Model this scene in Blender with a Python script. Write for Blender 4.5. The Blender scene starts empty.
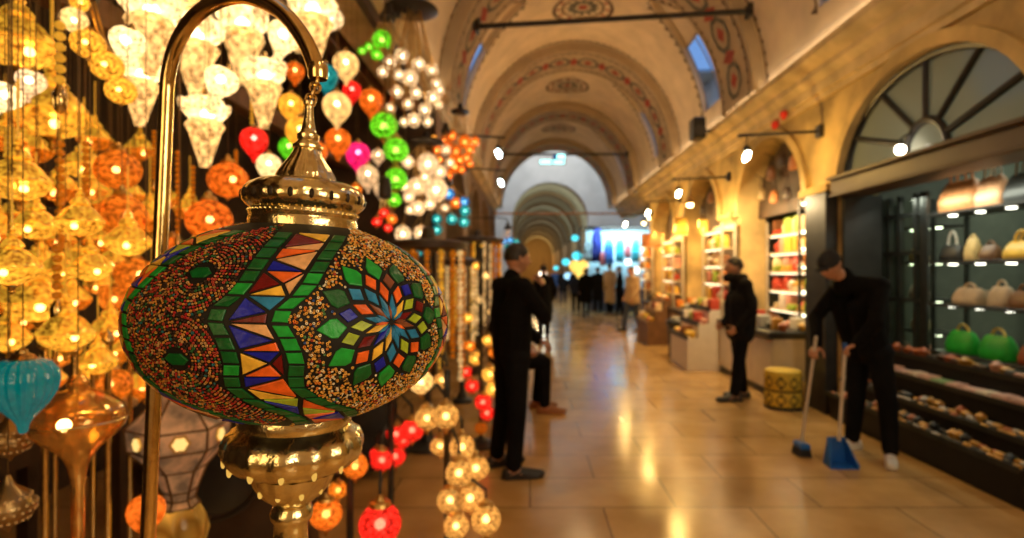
import bpy, math, random
import numpy as np
from mathutils import Vector, Matrix
random.seed(7); rng = np.random.default_rng(7)
S = bpy.context.scene; COL = S.collection
PI = math.pi; R_ = math.radians
F, CX, CY, EYE = 560.0, 530.0, 272.0, 1.53
def at(px, py, Y): return Vector(((px-CX)/F*Y, Y, EYE-(py-CY)/F*Y))
def atx(px, py, X): return at(px, py, F*X/(px-CX))

# ------------------------------------------------------------------ materials
MATS = {}
def nt_new(name):
    m = bpy.data.materials.new(name); m.use_nodes = True; m.node_tree.nodes.clear(); return m, m.node_tree
def N(t, typ, **kw):
    n = t.nodes.new(typ)
    for k, v in kw.items():
        if k in n.inputs: n.inputs[k].default_value = v
        else: setattr(n, k, v)
    return n
def rgb(c): return (c[0], c[1], c[2], 1)
def pm(name, col, rough=.5, metal=0, var=.15, scale=8, bump=0, emit=None, estr=0, coat=0, spec=.5, trans=0, sheen=0):
    """principled material with a noise driven variation of its own colour"""
    if name in MATS: return MATS[name]
    m, t = nt_new(name); L = t.links.new
    out = N(t, 'ShaderNodeOutputMaterial'); b = N(t, 'ShaderNodeBsdfPrincipled')
    tc = N(t, 'ShaderNodeTexCoord'); nz = N(t, 'ShaderNodeTexNoise', Scale=scale, Detail=4.0)
    L(tc.outputs['Object'], nz.inputs['Vector'])
    cr = N(t, 'ShaderNodeValToRGB'); e = cr.color_ramp.elements
    e[0].position = .3; e[1].position = .7
    e[0].color = rgb([max(0, c*(1-var)) for c in col]); e[1].color = rgb([min(1, c*(1+var)) for c in col])
    L(nz.outputs['Fac'], cr.inputs[0]); L(cr.outputs[0], b.inputs['Base Color'])
    b.inputs['Roughness'].default_value = rough; b.inputs['Metallic'].default_value = metal
    b.inputs['Coat Weight'].default_value = coat; b.inputs['Specular IOR Level'].default_value = spec
    b.inputs['Transmission Weight'].default_value = trans; b.inputs['Sheen Weight'].default_value = sheen
    if emit: b.inputs['Emission Color'].default_value = rgb(emit); b.inputs['Emission Strength'].default_value = estr
    if bump:
        bp = N(t, 'ShaderNodeBump', Strength=bump, Distance=.02); L(nz.outputs['Fac'], bp.inputs['Height']); L(bp.outputs[0], b.inputs['Normal'])
    L(b.outputs[0], out.inputs[0]); MATS[name] = m; return m
def glow(name, col, strength, alpha=.35, mott=.6, scale=14, cell=False, metal=0, rough=.15):
    """coloured lamp glass: gives off light, lets its bulb show through, and shines"""
    if name in MATS: return MATS[name]
    m, t = nt_new(name); L = t.links.new
    out = N(t, 'ShaderNodeOutputMaterial'); tc = N(t, 'ShaderNodeTexCoord')
    if cell:
        nz = N(t, 'ShaderNodeTexVoronoi', Scale=scale); nz.feature = 'DISTANCE_TO_EDGE'; fac = nz.outputs['Distance']
        mp = N(t, 'ShaderNodeMapRange'); mp.inputs[2].default_value = .16; mp.inputs[3].default_value = .08; mp.inputs[4].default_value = 1.3
    else:
        nz = N(t, 'ShaderNodeTexNoise', Scale=scale, Detail=5.0); fac = nz.outputs['Fac']
        mp = N(t, 'ShaderNodeMapRange'); mp.inputs[1].default_value = .35; mp.inputs[2].default_value = .68; mp.inputs[3].default_value = 1-mott; mp.inputs[4].default_value = 1+mott
    L(tc.outputs['Object'], nz.inputs['Vector']); L(fac, mp.inputs[0])
    mul = N(t, 'ShaderNodeMath', operation='MULTIPLY'); mul.inputs[1].default_value = strength; L(mp.outputs[0], mul.inputs[0])
    em = N(t, 'ShaderNodeEmission', Color=rgb(col)); L(mul.outputs[0], em.inputs['Strength'])
    b = N(t, 'ShaderNodeBsdfPrincipled'); b.inputs['Base Color'].default_value = rgb([c*.6 for c in col] if not metal else (.85,.50,.12)); b.inputs['Roughness'].default_value = rough; b.inputs['Metallic'].default_value = metal
    body = b
    if alpha > 0 and not metal:        # the shell is lit through by the bulb inside it
        tl = N(t, 'ShaderNodeBsdfTranslucent', Color=rgb([min(1, c*.95+.02) for c in col])); mt = N(t, 'ShaderNodeMixShader'); mt.inputs[0].default_value = .45
        lo = N(t, 'ShaderNodeMix', data_type='RGBA'); lo.inputs[6].default_value = rgb([c*.22 for c in col]); lo.inputs[7].default_value = rgb([min(1, c*1.05+.03) for c in col])
        mr2 = N(t, 'ShaderNodeMapRange'); mr2.inputs[1].default_value = 1-mott; mr2.inputs[2].default_value = 1+mott*.6; L(mp.outputs[0], mr2.inputs[0]); L(mr2.outputs[0], lo.inputs[0]); L(lo.outputs[2], tl.inputs['Color']); L(lo.outputs[2], b.inputs['Base Color'])
        bmp = N(t, 'ShaderNodeBump', Strength=.35, Distance=.03); L(fac, bmp.inputs['Height']); L(bmp.outputs[0], b.inputs['Normal'])
        L(b.outputs[0], mt.inputs[1]); L(tl.outputs[0], mt.inputs[2]); body = mt; mul.inputs[1].default_value = strength*.66
    a1 = N(t, 'ShaderNodeAddShader'); L(em.outputs[0], a1.inputs[0]); L(body.outputs[0], a1.inputs[1])
    tr = N(t, 'ShaderNodeBsdfTransparent', Color=rgb([min(1, c*.9+.1) for c in col]))
    mx = N(t, 'ShaderNodeMixShader'); mx.inputs[0].default_value = alpha
    L(a1.outputs[0], mx.inputs[1]); L(tr.outputs[0], mx.inputs[2]); L(mx.outputs[0], out.inputs[0]); MATS[name] = m; return m
def lamp(name, col, strength):
    if name in MATS: return MATS[name]
    m, t = nt_new(name); out = N(t, 'ShaderNodeOutputMaterial'); e = N(t, 'ShaderNodeEmission', Color=rgb(col), Strength=strength)
    t.links.new(e.outputs[0], out.inputs[0]); MATS[name] = m; return m
def glassmat(name, tint, gl=.12, rough=.05, frost=0):
    if name in MATS: return MATS[name]
    m, t = nt_new(name); L = t.links.new; out = N(t, 'ShaderNodeOutputMaterial')
    tr = N(t, 'ShaderNodeBsdfTransparent', Color=rgb(tint)); g = N(t, 'ShaderNodeBsdfGlossy', Color=(1,1,1,1), Roughness=rough)
    mx = N(t, 'ShaderNodeMixShader'); mx.inputs[0].default_value = gl; L(tr.outputs[0], mx.inputs[1]); L(g.outputs[0], mx.inputs[2])
    last = mx
    if frost:
        d = N(t, 'ShaderNodeBsdfTranslucent', Color=rgb(tint)); d2 = N(t, 'ShaderNodeBsdfDiffuse', Color=rgb(tint))
        a = N(t, 'ShaderNodeMixShader'); L(d.outputs[0], a.inputs[1]); L(d2.outputs[0], a.inputs[2])
        m2 = N(t, 'ShaderNodeMixShader'); m2.inputs[0].default_value = frost; L(mx.outputs[0], m2.inputs[1]); L(a.outputs[0], m2.inputs[2]); last = m2
    L(last.outputs[0], out.inputs[0]); MATS[name] = m; return m

# ------------------------------------------------------------------ mesh builder
class MB:
    def __init__(s): s.v = []; s.f = []; s.m = []; s.M = None
    def add(s, vs, fs, mi=0):
        b = len(s.v)
        for p in vs:
            p = Vector(p); s.v.append(s.M @ p if s.M else p)
        for f in fs: s.f.append([b+i for i in f]); s.m.append(mi)
        return s
    def box(s, c, d, mi=0, rz=0, bev=0):
        x, y, z = d[0]/2, d[1]/2, d[2]/2; c = Vector(c); M = Matrix.Rotation(rz, 3, 'Z')
        if bev:
            e = min(bev, x*.9, y*.9, z*.9); vs = []
            for (zz, k) in ((-z, e), (-z+e, 0), (z-e, 0), (z, e)):
                q = []
                for sx, sy in ((-1,-1), (1,-1), (1,1), (-1,1)): q.append((sx*(x-k), sy*(y-k), zz))
                vs += q
            fs = [(3,2,1,0), (12,13,14,15)]
            for r in range(3):
                for i in range(4): j = (i+1)%4; fs.append((r*4+i, r*4+j, r*4+4+j, r*4+4+i))
            s.add([c+M@Vector(p) for p in vs], fs, mi); return s
        vs = [c+M@Vector((sx*x, sy*y, sz*z)) for sz in (-1,1) for sy in (-1,1) for sx in (-1,1)]
        s.add(vs, [(0,2,3,1), (4,5,7,6), (0,1,5,4), (2,6,7,3), (0,4,6,2), (1,3,7,5)], mi); return s
    def lathe(s, prof, n=24, c=(0,0,0), mi=0, lobes=0, amp=0, lob=None, caps=True, phase=0):
        c = Vector(c); vs = []; k = len(prof)
        for (r, z) in prof:
            for i in range(n):
                a = 2*PI*i/n+phase; rr = max(r, 1e-4)
                if lobes and (lob is None or lob[0] <= z <= lob[1]): rr *= 1+amp*math.cos(lobes*a)
                vs.append(c+Vector((rr*math.cos(a), rr*math.sin(a), z)))
        fs = [(r*n+i, r*n+(i+1)%n, (r+1)*n+(i+1)%n, (r+1)*n+i) for r in range(k-1) for i in range(n)]
        if prof[0][1] > prof[-1][1]: fs = [f[::-1] for f in fs]
        if caps:
            fs.append(tuple(range(n))); fs.append(tuple(range((k-1)*n, k*n))[::-1])
        s.add(vs, fs, mi); return s
    def sphere(s, c, r, mi=0, sc=(1,1,1), n=12, rings=8):
        c = Vector(c); vs = [c+Vector((0,0,r*sc[2]))]
        for j in range(1, rings):
            t = PI*j/rings
            for i in range(n):
                a = 2*PI*i/n; vs.append(c+Vector((r*sc[0]*math.sin(t)*math.cos(a), r*sc[1]*math.sin(t)*math.sin(a), r*sc[2]*math.cos(t))))
        vs.append(c-Vector((0,0,r*sc[2]))); q = len(vs)-1
        fs = [(0, 1+i, 1+(i+1)%n) for i in range(n)]
        for j in range(rings-2):
            for i in range(n): a = 1+j*n; fs.append((a+i, a+n+i, a+n+(i+1)%n, a+(i+1)%n))
        a = 1+(rings-2)*n; fs += [(q, a+(i+1)%n, a+i) for i in range(n)]
        s.add(vs, fs, mi); return s
    def tube(s, pts, r, n=8, mi=0, closed=False, caps=True):
        pts = [Vector(p) for p in pts]; k = len(pts); rs = r if isinstance(r, (list, tuple)) else [r]*k
        vs = []; prev = None
        for i, p in enumerate(pts):
            a = pts[(i-1)%k] if (closed or i > 0) else p; b = pts[(i+1)%k] if (closed or i < k-1) else p
            d = (b-a)
            d = d.normalized() if d.length > 1e-9 else Vector((0,0,1))
            if prev is None:
                u = d.orthogonal().normalized()
            else:
                u = prev-d*prev.dot(d); u = u.normalized() if u.length > 1e-6 else d.orthogonal().normalized()
            prev = u; w = d.cross(u)
            for j in range(n): t = 2*PI*j/n; vs.append(p+(u*math.cos(t)+w*math.sin(t))*rs[i])
        fs = []
        for i in range(k if closed else k-1):
            o = ((i+1)%k)*n
            for j in range(n): fs.append((i*n+j, i*n+(j+1)%n, o+(j+1)%n, o+j))
        if caps and not closed: fs.append(tuple(range(n))[::-1]); fs.append(tuple((k-1)*n+j for j in range(n)))
        s.add(vs, fs, mi); return s
    def cyl(s, a, b, r, n=12, mi=0): return s.tube([a, b], r, n, mi)
    def prism(s, poly, h0, h1, axis='z', mi=0):
        """poly of 2d points extruded between h0 and h1 along axis"""
        def P(p, h): return {'z': (p[0], p[1], h), 'x': (h, p[0], p[1]), 'y': (p[0], h, p[1])}[axis]
        n = len(poly); vs = [P(p, h0) for p in poly]+[P(p, h1) for p in poly]
        fs = [tuple(range(n))[::-1], tuple(range(n, 2*n))]+[(i, (i+1)%n, n+(i+1)%n, n+i) for i in range(n)]
        s.add(vs, fs, mi); return s
    def capsule(s, a, b, ra, rb, n=12):
        a, b = Vector(a), Vector(b); d = b-a; L = d.length
        if L < 1e-6: return s.sphere(a, max(ra, rb), n=n)
        d /= L; pts = []; rs = []
        for k in range(5): t = -PI/2+PI/2*k/4; pts.append(a+d*ra*math.sin(t)); rs.append(max(ra*math.cos(t), 1e-4))
        for k in range(5): t = PI/2*k/4; pts.append(b+d*rb*math.sin(t)); rs.append(max(rb*math.cos(t), 1e-4))
        return s.tube(pts, rs, n)
    def data(s, name, mats, smooth=True):
        me = bpy.data.meshes.new(name); me.from_pydata([tuple(p) for p in s.v], [], s.f)
        for m in (mats if isinstance(mats, (list, tuple)) else [mats]): me.materials.append(m)
        if any(s.m): me.polygons.foreach_set('material_index', s.m)
        if smooth: me.polygons.foreach_set('use_smooth', [True]*len(me.polygons))
        me.update(); return me
    def build(s, name, mats, parent=None, smooth=True, sharp=40):
        me = s.data(name, mats, smooth)
        if smooth and sharp: me.set_sharp_from_angle(angle=R_(sharp))
        return link(name, me, parent)
def link(name, me, parent=None):
    o = bpy.data.objects.new(name, me); COL.objects.link(o)
    if parent: o.parent = parent
    return o
def tag(o, label, cat, group=None, kind=None):
    o['label'] = label; o['category'] = cat
    if group: o['group'] = group
    if kind: o['kind'] = kind
    return o
def thing(name, label, cat, loc=(0,0,0), rz=0, group=None):
    o = bpy.data.objects.new(name, None); COL.objects.link(o); o.location = loc; o.rotation_euler = (0,0,rz); o.empty_display_size = .05
    return tag(o, label, cat, group)
def struct(name, mb, mats, smooth=False, parent=None):
    o = mb.build(name, mats, parent, smooth)
    if parent is None: o['kind'] = 'structure'
    return o
def dup(root, loc=None, rz=None, label=None, scale=None):
    r = root.copy(); COL.objects.link(r)
    if loc is not None: r.location = loc
    if rz is not None: r.rotation_euler = (0,0,rz)
    if label: r['label'] = label
    if scale: r.scale = (scale,)*3
    for ch in list(root.children):
        c = ch.copy(); COL.objects.link(c); c.parent = r
        for g in ch.children:
            d = g.copy(); COL.objects.link(d); d.parent = c
    return r
def baked(mb, name, mats, vox, parent=None, smooth_it=4):
    """fuse overlapping volumes into one continuous skin"""
    me = mb.data(name+'_raw', mats); o = bpy.data.objects.new(name+'_raw', me); COL.objects.link(o)
    md = o.modifiers.new('r', 'REMESH'); md.mode = 'VOXEL'; md.voxel_size = vox; md.use_smooth_shade = True
    sm = o.modifiers.new('s', 'SMOOTH'); sm.iterations = smooth_it; sm.factor = .5
    dg = bpy.context.evaluated_depsgraph_get(); ev = o.evaluated_get(dg)
    nm = bpy.data.meshes.new_from_object(ev, depsgraph=dg); nm.name = name
    bpy.data.objects.remove(o); bpy.data.meshes.remove(me)
    nm.materials.clear(); nm.materials.append(mats)
    nm.polygons.foreach_set('use_smooth', [True]*len(nm.polygons))
    return link(name, nm, parent)

# ------------------------------------------------------------------ palette
brass = pm('brass', (.88,.62,.26), .16, 1, .2, 30, .06)
brass_old = pm('aged_brass', (.62,.40,.14), .3, 1, .35, 18, .15)
gilt = pm('gilded_metal', (.96,.77,.42), .19, 1, .15, 110, .09)
iron = pm('dark_iron', (.035,.03,.027), .45, .6, .3)
black = pm('black_paint', (.02,.019,.018), .4, 0, .3)
wood = pm('brown_wood', (.16,.075,.03), .5, 0, .4, 6)
wood_dk = pm('dark_wood', (.05,.026,.013), .55, 0, .4, 6)
wood_lt = pm('pale_wood', (.5,.34,.17), .45, 0, .2, 7)
white_lam = pm('white_laminate', (.72,.66,.58), .35, 0, .05)
plaster = pm('plaster', (.62,.49,.33), .85, 0, .14, 2.5, .15)
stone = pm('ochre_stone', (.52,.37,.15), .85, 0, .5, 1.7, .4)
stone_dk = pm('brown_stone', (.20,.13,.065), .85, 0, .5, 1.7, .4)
grey_wall = pm('grey_plaster', (.42,.43,.42), .9, 0, .1, 1.5)
bulbm = lamp('bulb_light', (1,.78,.45), 26)
bulbw = lamp('white_bulb_light', (1,.86,.66), 30)
# ================================================================== the hall
XC, RV, ZS, KZ = .95, 2.15, 3.92, 1.1          # vault centre line, radius, springing
XL, XR = -1.25, 3.3                   # faces of the side walls
YEND = 20.2
# --- floor: slabs of warm marble
def floor_mat():
    m, t = nt_new('marble_slabs'); L = t.links.new
    out = N(t, 'ShaderNodeOutputMaterial'); b = N(t, 'ShaderNodeBsdfPrincipled'); tc = N(t, 'ShaderNodeTexCoord')
    mp = N(t, 'ShaderNodeMapping'); L(tc.outputs['Object'], mp.inputs[0])
    br = N(t, 'ShaderNodeTexBrick', Scale=1.0); br.offset = .5
    br.inputs['Color1'].default_value = (.66,.42,.165,1); br.inputs['Color2'].default_value = (.52,.32,.12,1); br.inputs['Mortar'].default_value = (.22,.14,.07,1)
    br.inputs['Mortar Size'].default_value = .006; br.inputs['Brick Width'].default_value = .95; br.inputs['Row Height'].default_value = .52
    L(mp.outputs[0], br.inputs['Vector'])
    nz = N(t, 'ShaderNodeTexNoise', Scale=2.2, Detail=8.0, Roughness=.6); L(tc.outputs['Object'], nz.inputs['Vector'])
    mx = N(t, 'ShaderNodeMix', data_type='RGBA', blend_type='MULTIPLY'); mx.inputs[0].default_value = .6
    cr = N(t, 'ShaderNodeValToRGB'); cr.color_ramp.elements[0].position = .35; cr.color_ramp.elements[0].color = (.62,.55,.48,1); cr.color_ramp.elements[1].position = .65
    L(nz.outputs['Fac'], cr.inputs[0]); L(br.outputs['Color'], mx.inputs[6]); L(cr.outputs[0], mx.inputs[7]); L(mx.outputs[2], b.inputs['Base Color'])
    rr = N(t, 'ShaderNodeMapRange'); rr.inputs[1].default_value = .3; rr.inputs[2].default_value = .7; rr.inputs[3].default_value = .13; rr.inputs[4].default_value = .27
    L(nz.outputs['Fac'], rr.inputs[0]); L(rr.outputs[0], b.inputs['Roughness'])
    b.inputs['Specular IOR Level'].default_value = .6
    bp = N(t, 'ShaderNodeBump', Strength=.05, Distance=.02); n2 = N(t, 'ShaderNodeTexNoise', Scale=5.0); L(tc.outputs['Object'], n2.inputs['Vector'])
    L(n2.outputs['Fac'], bp.inputs['Height']); L(bp.outputs[0], b.inputs['Normal'])
    L(b.outputs[0], out.inputs[0]); return m
mb = MB(); mb.box((1.5, 38, -.1), (13.2, 86, .2)); struct('floor', mb, floor_mat())

# --- vault
def vp(th, y, R=RV): return Vector((XC+R*math.cos(th), y, ZS+KZ*R*math.sin(th)))
ribs = [3.4, 7.6, 11.8, 16.0, 20.2]
T0, T1, W0 = R_(10), R_(62), .64
def wid(th):
    q = th if th < PI/2 else PI-th
    if q < T0 or q > T1: return 0
    t = (q-T0)/(T1-T0); return W0*(1-t**2.2)**.8*(.8+.2*(1-t))
ths = sorted(set([PI*i/72 for i in range(73)]+[T0-1e-4, T0, T1, PI-T0, PI-T0+1e-4, PI-T1]))
bays = [(-3.0, 3.4, 2.0), (3.4, 7.6, 5.3), (7.6, 11.8, 9.25), (11.8, 16.0, 13.2), (16.0, 20.2, 17.6)]
vm = MB(); wins = []
def grid(mb, rows, flip=False):
    n = len(rows[0]); vs = [p for r in rows for p in r]; fs = []
    for i in range(len(rows)-1):
        for j in range(n-1):
            q = (i*n+j, i*n+j+1, (i+1)*n+j+1, (i+1)*n+j); fs.append(q[::-1] if flip else q)
    mb.add(vs, fs)
for (y0, y1, yc) in bays:
    grid(vm, [[vp(t, y0), vp(t, yc-wid(t))] for t in ths]); grid(vm, [[vp(t, yc+wid(t)), vp(t, y1)] for t in ths])
    for side in (0, 1):
        tt = [t for t in ths if T0 <= t <= T1] if side == 0 else [t for t in ths[::-1] if PI-T1 <= t <= PI-T0]
        RO = RV+.09; deg = lambda t: math.degrees(t if side == 0 else PI-t)
        for sg in (-1, 1):
            grid(vm, [[vp(t, yc+sg*wid(t)), vp(t, yc+sg*wid(t), RO)] for t in tt])
        for t in (tt[0], tt[-1]) if side == 0 else (tt[0],):
            vm.add([vp(t, yc-wid(t)), vp(t, yc+wid(t)), vp(t, yc+wid(t), RO), vp(t, yc-wid(t), RO)], [(0,1,2,3)])
        grid(vm, [[vp(t, yc-wid(t), RO), vp(t, yc+wid(t), RO)] for t in tt if deg(t) >= 37.4])
        wins.append((side, [t for t in tt if deg(t) <= 37.6], yc))
struct('ceiling', vm, plaster)
winglass = glassmat('window_glass', (.93,.96,1), .06)
k = 0
for side, tt, yc in wins:
    k += 1; RO = RV+.09
    w = MB(); grid(w, [[vp(t, yc-wid(t), RO), vp(t, yc+wid(t), RO)] for t in tt]); o = struct('window_%d' % k, w, winglass)
    fr = MB(); edge = [vp(t, yc-wid(t), RO-.01) for t in tt]+[vp(t, yc+wid(t), RO-.01) for t in tt[::-1]]
    fr.tube(edge, .022, 6, closed=True); fr.tube([vp(t, yc, RO-.01) for t in tt], .012, 6)
    struct('window_frame', fr, pm('window_lead', (.3,.28,.25), .6), parent=o)

# --- ribs, painted bands, medallions
paint_red = pm('red_paint', (.30,.04,.02), .8, 0, .3); paint_gr = pm('grey_green_paint', (.09,.085,.06), .8, 0, .3); paint_br = pm('brown_paint', (.085,.045,.02), .8, 0, .3)
rib_col = pm('rib_plaster', (.40,.30,.19), .85, 0, .12, 2.5, .1)
RR = RV-.16
tn = 0
def deco(f, mats, poly_list):
    """flat painted shapes: polygons of (arc length, y, material) laid on a barrel of radius R"""
def flat(mb, R, poly, mi):
    mb.add([vp(p[0]/RV, p[1], R) for p in poly], [tuple(range(len(poly)))], mi)
def ringp(mb, R, c, r0, r1, n, mi, ph=0):
    for i in range(n):
        a, b = 2*PI*i/n+ph, 2*PI*(i+1)/n+ph
        flat(mb, R, [(c[0]+r*math.cos(q), c[1]+r*math.sin(q)) for r, q in ((r0,a), (r1,a), (r1,b), (r0,b))], mi)
def teeth(mb, R, pts, sign, size=.14, gap=.15, mi=0):
    """saw-toothed painted border along a (s,y) path"""
    acc = 0
    for (a, b) in zip(pts[:-1], pts[1:]):
        d = math.hypot(b[0]-a[0], b[1]-a[1]); 
        if d < 1e-6: continue
        u = ((b[0]-a[0])/d, (b[1]-a[1])/d); nrm = (-u[1]*sign, u[0]*sign)
        flat(mb, R, [a, b, (b[0]+nrm[0]*.03, b[1]+nrm[1]*.03), (a[0]+nrm[0]*.03, a[1]+nrm[1]*.03)], mi)
        s = (gap-acc) % gap
        while s < d:
            c = (a[0]+u[0]*s, a[1]+u[1]*s)
            flat(mb, R, [(c[0]-u[0]*.045, c[1]-u[1]*.045), (c[0]+u[0]*.045, c[1]+u[1]*.045), (c[0]+nrm[0]*size, c[1]+nrm[1]*size)], mi); s += gap
        acc = (acc+d) % gap
def rib(y, d0=-.22, d1=1.0):
    global tn
    m = MB(); tt = [PI*i/72 for i in range(73)]
    grid(m, [[vp(t, y+d0, RV+.02), vp(t, y+d0, RR), vp(t, y+d1, RR), vp(t, y+d1, RV+.02)] for t in tt])
    tn += 1; o = struct('trim_%d' % tn, m, rib_col, True)
    p = MB(); L = PI*RV; n = int(L/.66)
    for i in range(n):
        s = (i+.5)*L/n; yc = y+(d0+d1)/2
        ringp(p, RR-.006, (s, yc), .20, .275, 8, 1, PI/8)
        flat(p, RR-.006, [(s, yc-.12), (s+.12, yc), (s, yc+.12), (s-.12, yc)], 0)
        e = s+L/n/2
        if i < n-1: flat(p, RR-.006, [(e, yc-.24), (e+.10, yc), (e, yc+.24), (e-.10, yc)], 0)
    for sg, q in ((1, y+d0+.1), (-1, y+d1-.1)): teeth(p, RR-.006, [(L*i/40, q) for i in range(41)], sg, .09, .16, 2)
    tn += 1; struct('trim_%d' % tn, p, [paint_red, paint_gr, paint_br])
for y in ribs: rib(y)
for (y0, y1, yc) in bays[1:]:
    p = MB(); Rp = RV-.006
    for side in (0, 1):
        for sg in (-1, 1):
            pts = [(RV*(t if side == 0 else PI-t), yc+sg*(wid(t)+.03)) for t in [T0+(T1-T0)*i/24 for i in range(25)]]
            teeth(p, Rp, pts, sg*(1 if side == 0 else -1))
    c = (RV*PI/2, (y0+y1)/2+.35)
    ringp(p, Rp, c, .5, .56, 24, 0); ringp(p, Rp, c, .35, .395, 24, 0)
    for i in range(12):
        a = 2*PI*i/12; q = .21; b = PI/12
        flat(p, Rp, [(c[0]+.1*math.cos(a), c[1]+.1*math.sin(a)), (c[0]+.22*math.cos(a-b), c[1]+.22*math.sin(a-b)), (c[0]+.33*math.cos(a), c[1]+.33*math.sin(a)), (c[0]+.22*math.cos(a+b), c[1]+.22*math.sin(a+b))], 1)
        flat(p, Rp, [(c[0]+.4*math.cos(a), c[1]+.4*math.sin(a)), (c[0]+.45*math.cos(a-.1), c[1]+.45*math.sin(a-.1)), (c[0]+.5*math.cos(a), c[1]+.5*math.sin(a)), (c[0]+.45*math.cos(a+.1), c[1]+.45*math.sin(a+.1))], 2)
    ringp(p, Rp, c, .001, .085, 12, 2)
    L = PI*RV
    for sg, q in ((1, y0+.8), (-1, y1-.28)): teeth(p, Rp, [(L*i/40, q) for i in range(41)], sg, .08, .14)
    tn += 1; struct('trim_%d' % tn, p, [paint_br, paint_gr, paint_red])
# tie rods
for i, y in enumerate((7.45, 15.7)):
    kz = KZ; zl, zr, yl, yr = ((4.99, 4.79, 7.9, 7.0), (4.83, 4.83, y, y))[i]; xl, xr = XC-math.sqrt(1.98**2-((zl-ZS)/kz)**2), XC+math.sqrt(1.98**2-((zr-ZS)/kz)**2)
    m = MB(); m.cyl((xl, yl, zl), (xr, yr, zr), .035, 10); m.box((xl+.03, yl, zl), (.06,.16,.16), 0, 0, .01); m.box((xr-.03, yr, zr), (.06,.16,.16), 0, 0, .01)
    tag(m.build('tie_rod', iron), ['dark iron tie rod crossing the nearest painted vault', 'dark iron tie rod carrying the lit green sign'][i], 'tie rod')
m = MB(); m.cyl((XL, 20.0, 3.62), (XR, 20.0, 3.62), .035, 10); m.box((XL+.03, 20.0, 3.62), (.06,.16,.16), 0, 0, .01); m.box((XR-.03, 20.0, 3.62), (.06,.16,.16), 0, 0, .01)
tag(m.build('tie_rod', pm('orange_paint', (.55,.25,.08), .5)), 'orange painted tie rod across the far end arch', 'tie rod')

# --- side walls with arches
AHW = {4.75: 1.2}
def arch_wall(name, X, th, centres, y0, y1, ztop, zsp=2.4, rise=.97, mat=stone):
    ys = {y0, y1}
    for c in centres:
        hw = AHW.get(c, 1.05)
        for i in range(25): ys.add(round(c-hw*math.cos(PI*i/24), 4))
        ys.add(round(c-hw-1e-3, 4)); ys.add(round(c+hw+1e-3, 4))
    ys = sorted(y for y in ys if y0 <= y <= y1)
    def zlow(y):
        for c in centres:
            hw = AHW.get(c, 1.05)
            if abs(y-c) <= hw+1e-6: return zsp+rise*math.sqrt(max(0, 1-((y-c)/hw)**2))
        return 0
    m = MB()
    for a, b in zip(ys[:-1], ys[1:]):
        za, zb = zlow(a), zlow(b)
        if b-a < 2e-3: za = zb = min(za, zb) if min(za, zb) > 0 else 0
        if (za == 0) != (zb == 0): za = zb = 0
        for x, fl in ((X, False), (X+th, True)):
            q = [(x,a,za), (x,b,zb), (x,b,ztop), (x,a,ztop)]; m.add(q, [(0,1,2,3) if (fl == (th > 0)) else (3,2,1,0)])
        m.add([(X,a,za), (X,b,zb), (X+th,b,zb), (X+th,a,za)], [(0,1,2,3)])
        m.add([(X,a,ztop), (X,b,ztop), (X+th,b,ztop), (X+th,a,ztop)], [(0,1,2,3)])
    for c in centres:
        hw = AHW.get(c, 1.05)
        for s in (-1, 1):
            y = c+s*hw
            if y0 < y < y1: m.add([(X,y,0), (X+th,y,0), (X+th,y,zsp), (X,y,zsp)], [(0,1,2,3)])
    o = struct(name, m, mat)
    return o
RC = [4.75, 7.74, 10.72, 13.7]
arch_wall('wall_right', XR, .4, RC, -3, 15.4, 3.62)
LC = [9.4, 12.4, 15.4, 18.2]
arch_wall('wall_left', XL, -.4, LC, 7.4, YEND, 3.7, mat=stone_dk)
# archivolts
for X, cs, sg in ((XR, RC, -1), (XL, LC, 1)):
    for c in cs:
        m = MB(); vs = []
        n = 24
        for i in range(n+1):
            a = PI*i/n
            for (dr, dx) in ((.0, 0), (.0, .06), (.11, .06), (.11, 0)):
                vs.append((X+sg*dx, c-(AHW.get(c, 1.05)+dr)*math.cos(a), 2.4+(.97+dr)*math.sin(a)))
        m.add(vs, [(i*4+j, i*4+j+1, i*4+5+j, i*4+4+j) for i in range(n) for j in range(3)])
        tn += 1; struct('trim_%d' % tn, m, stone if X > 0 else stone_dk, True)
# pier capitals / pilasters between the arches on the right
for i, c in enumerate((6.33, 9.23, 12.21, 15.1)):
    m = MB(); m.box((XR-.03, c, 1.2), (.06, .5, 2.4)); m.box((XR-.06, c, 2.44), (.12, .62, .1), 0, 0, .02); m.box((XR-.04, c, .12), (.09, .56, .24), 0, 0, .01)
    tn += 1; struct('trim_%d' % tn, m, stone)
# cornices
def cornice(prof, y0, y1, sg):
    global tn
    m = MB(); n = len(prof); vs = [(p[0], y, p[1]) for y in (y0, y1) for p in prof]
    m.add(vs, [(i, (i+1)%n, n+(i+1)%n, n+i) for i in range(n)]+[tuple(range(n)), tuple(range(n, 2*n))]); tn += 1
    struct('trim_%d' % tn, m, pm('cornice_plaster', (.55,.42,.22), .8, 0, .3, 3, .2))
P = [(3.32,3.46), (3.25,3.46), (3.25,3.52), (3.21,3.53), (3.21,3.64), (3.13,3.70), (3.13,3.76), (3.05,3.80), (3.0,3.84), (3.0,3.92), (3.15,3.92), (3.15,3.97), (3.75,3.97), (3.75,3.46)]
cornice(P, -3, YEND, 1)
cornice([(-1.27,3.68), (-1.2,3.70), (-1.2,3.78), (-1.13,3.82), (-1.10,3.84), (-1.10,3.92), (-1.25,3.92), (-1.25,3.97), (-1.7,3.97), (-1.7,3.68)], -3, YEND, -1)
m = MB(); m.box((-1.29, 2.2, 3.63), (.06, 10.2, .1)); tn += 1; struct('trim_%d' % tn, m, wood_dk)
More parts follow.
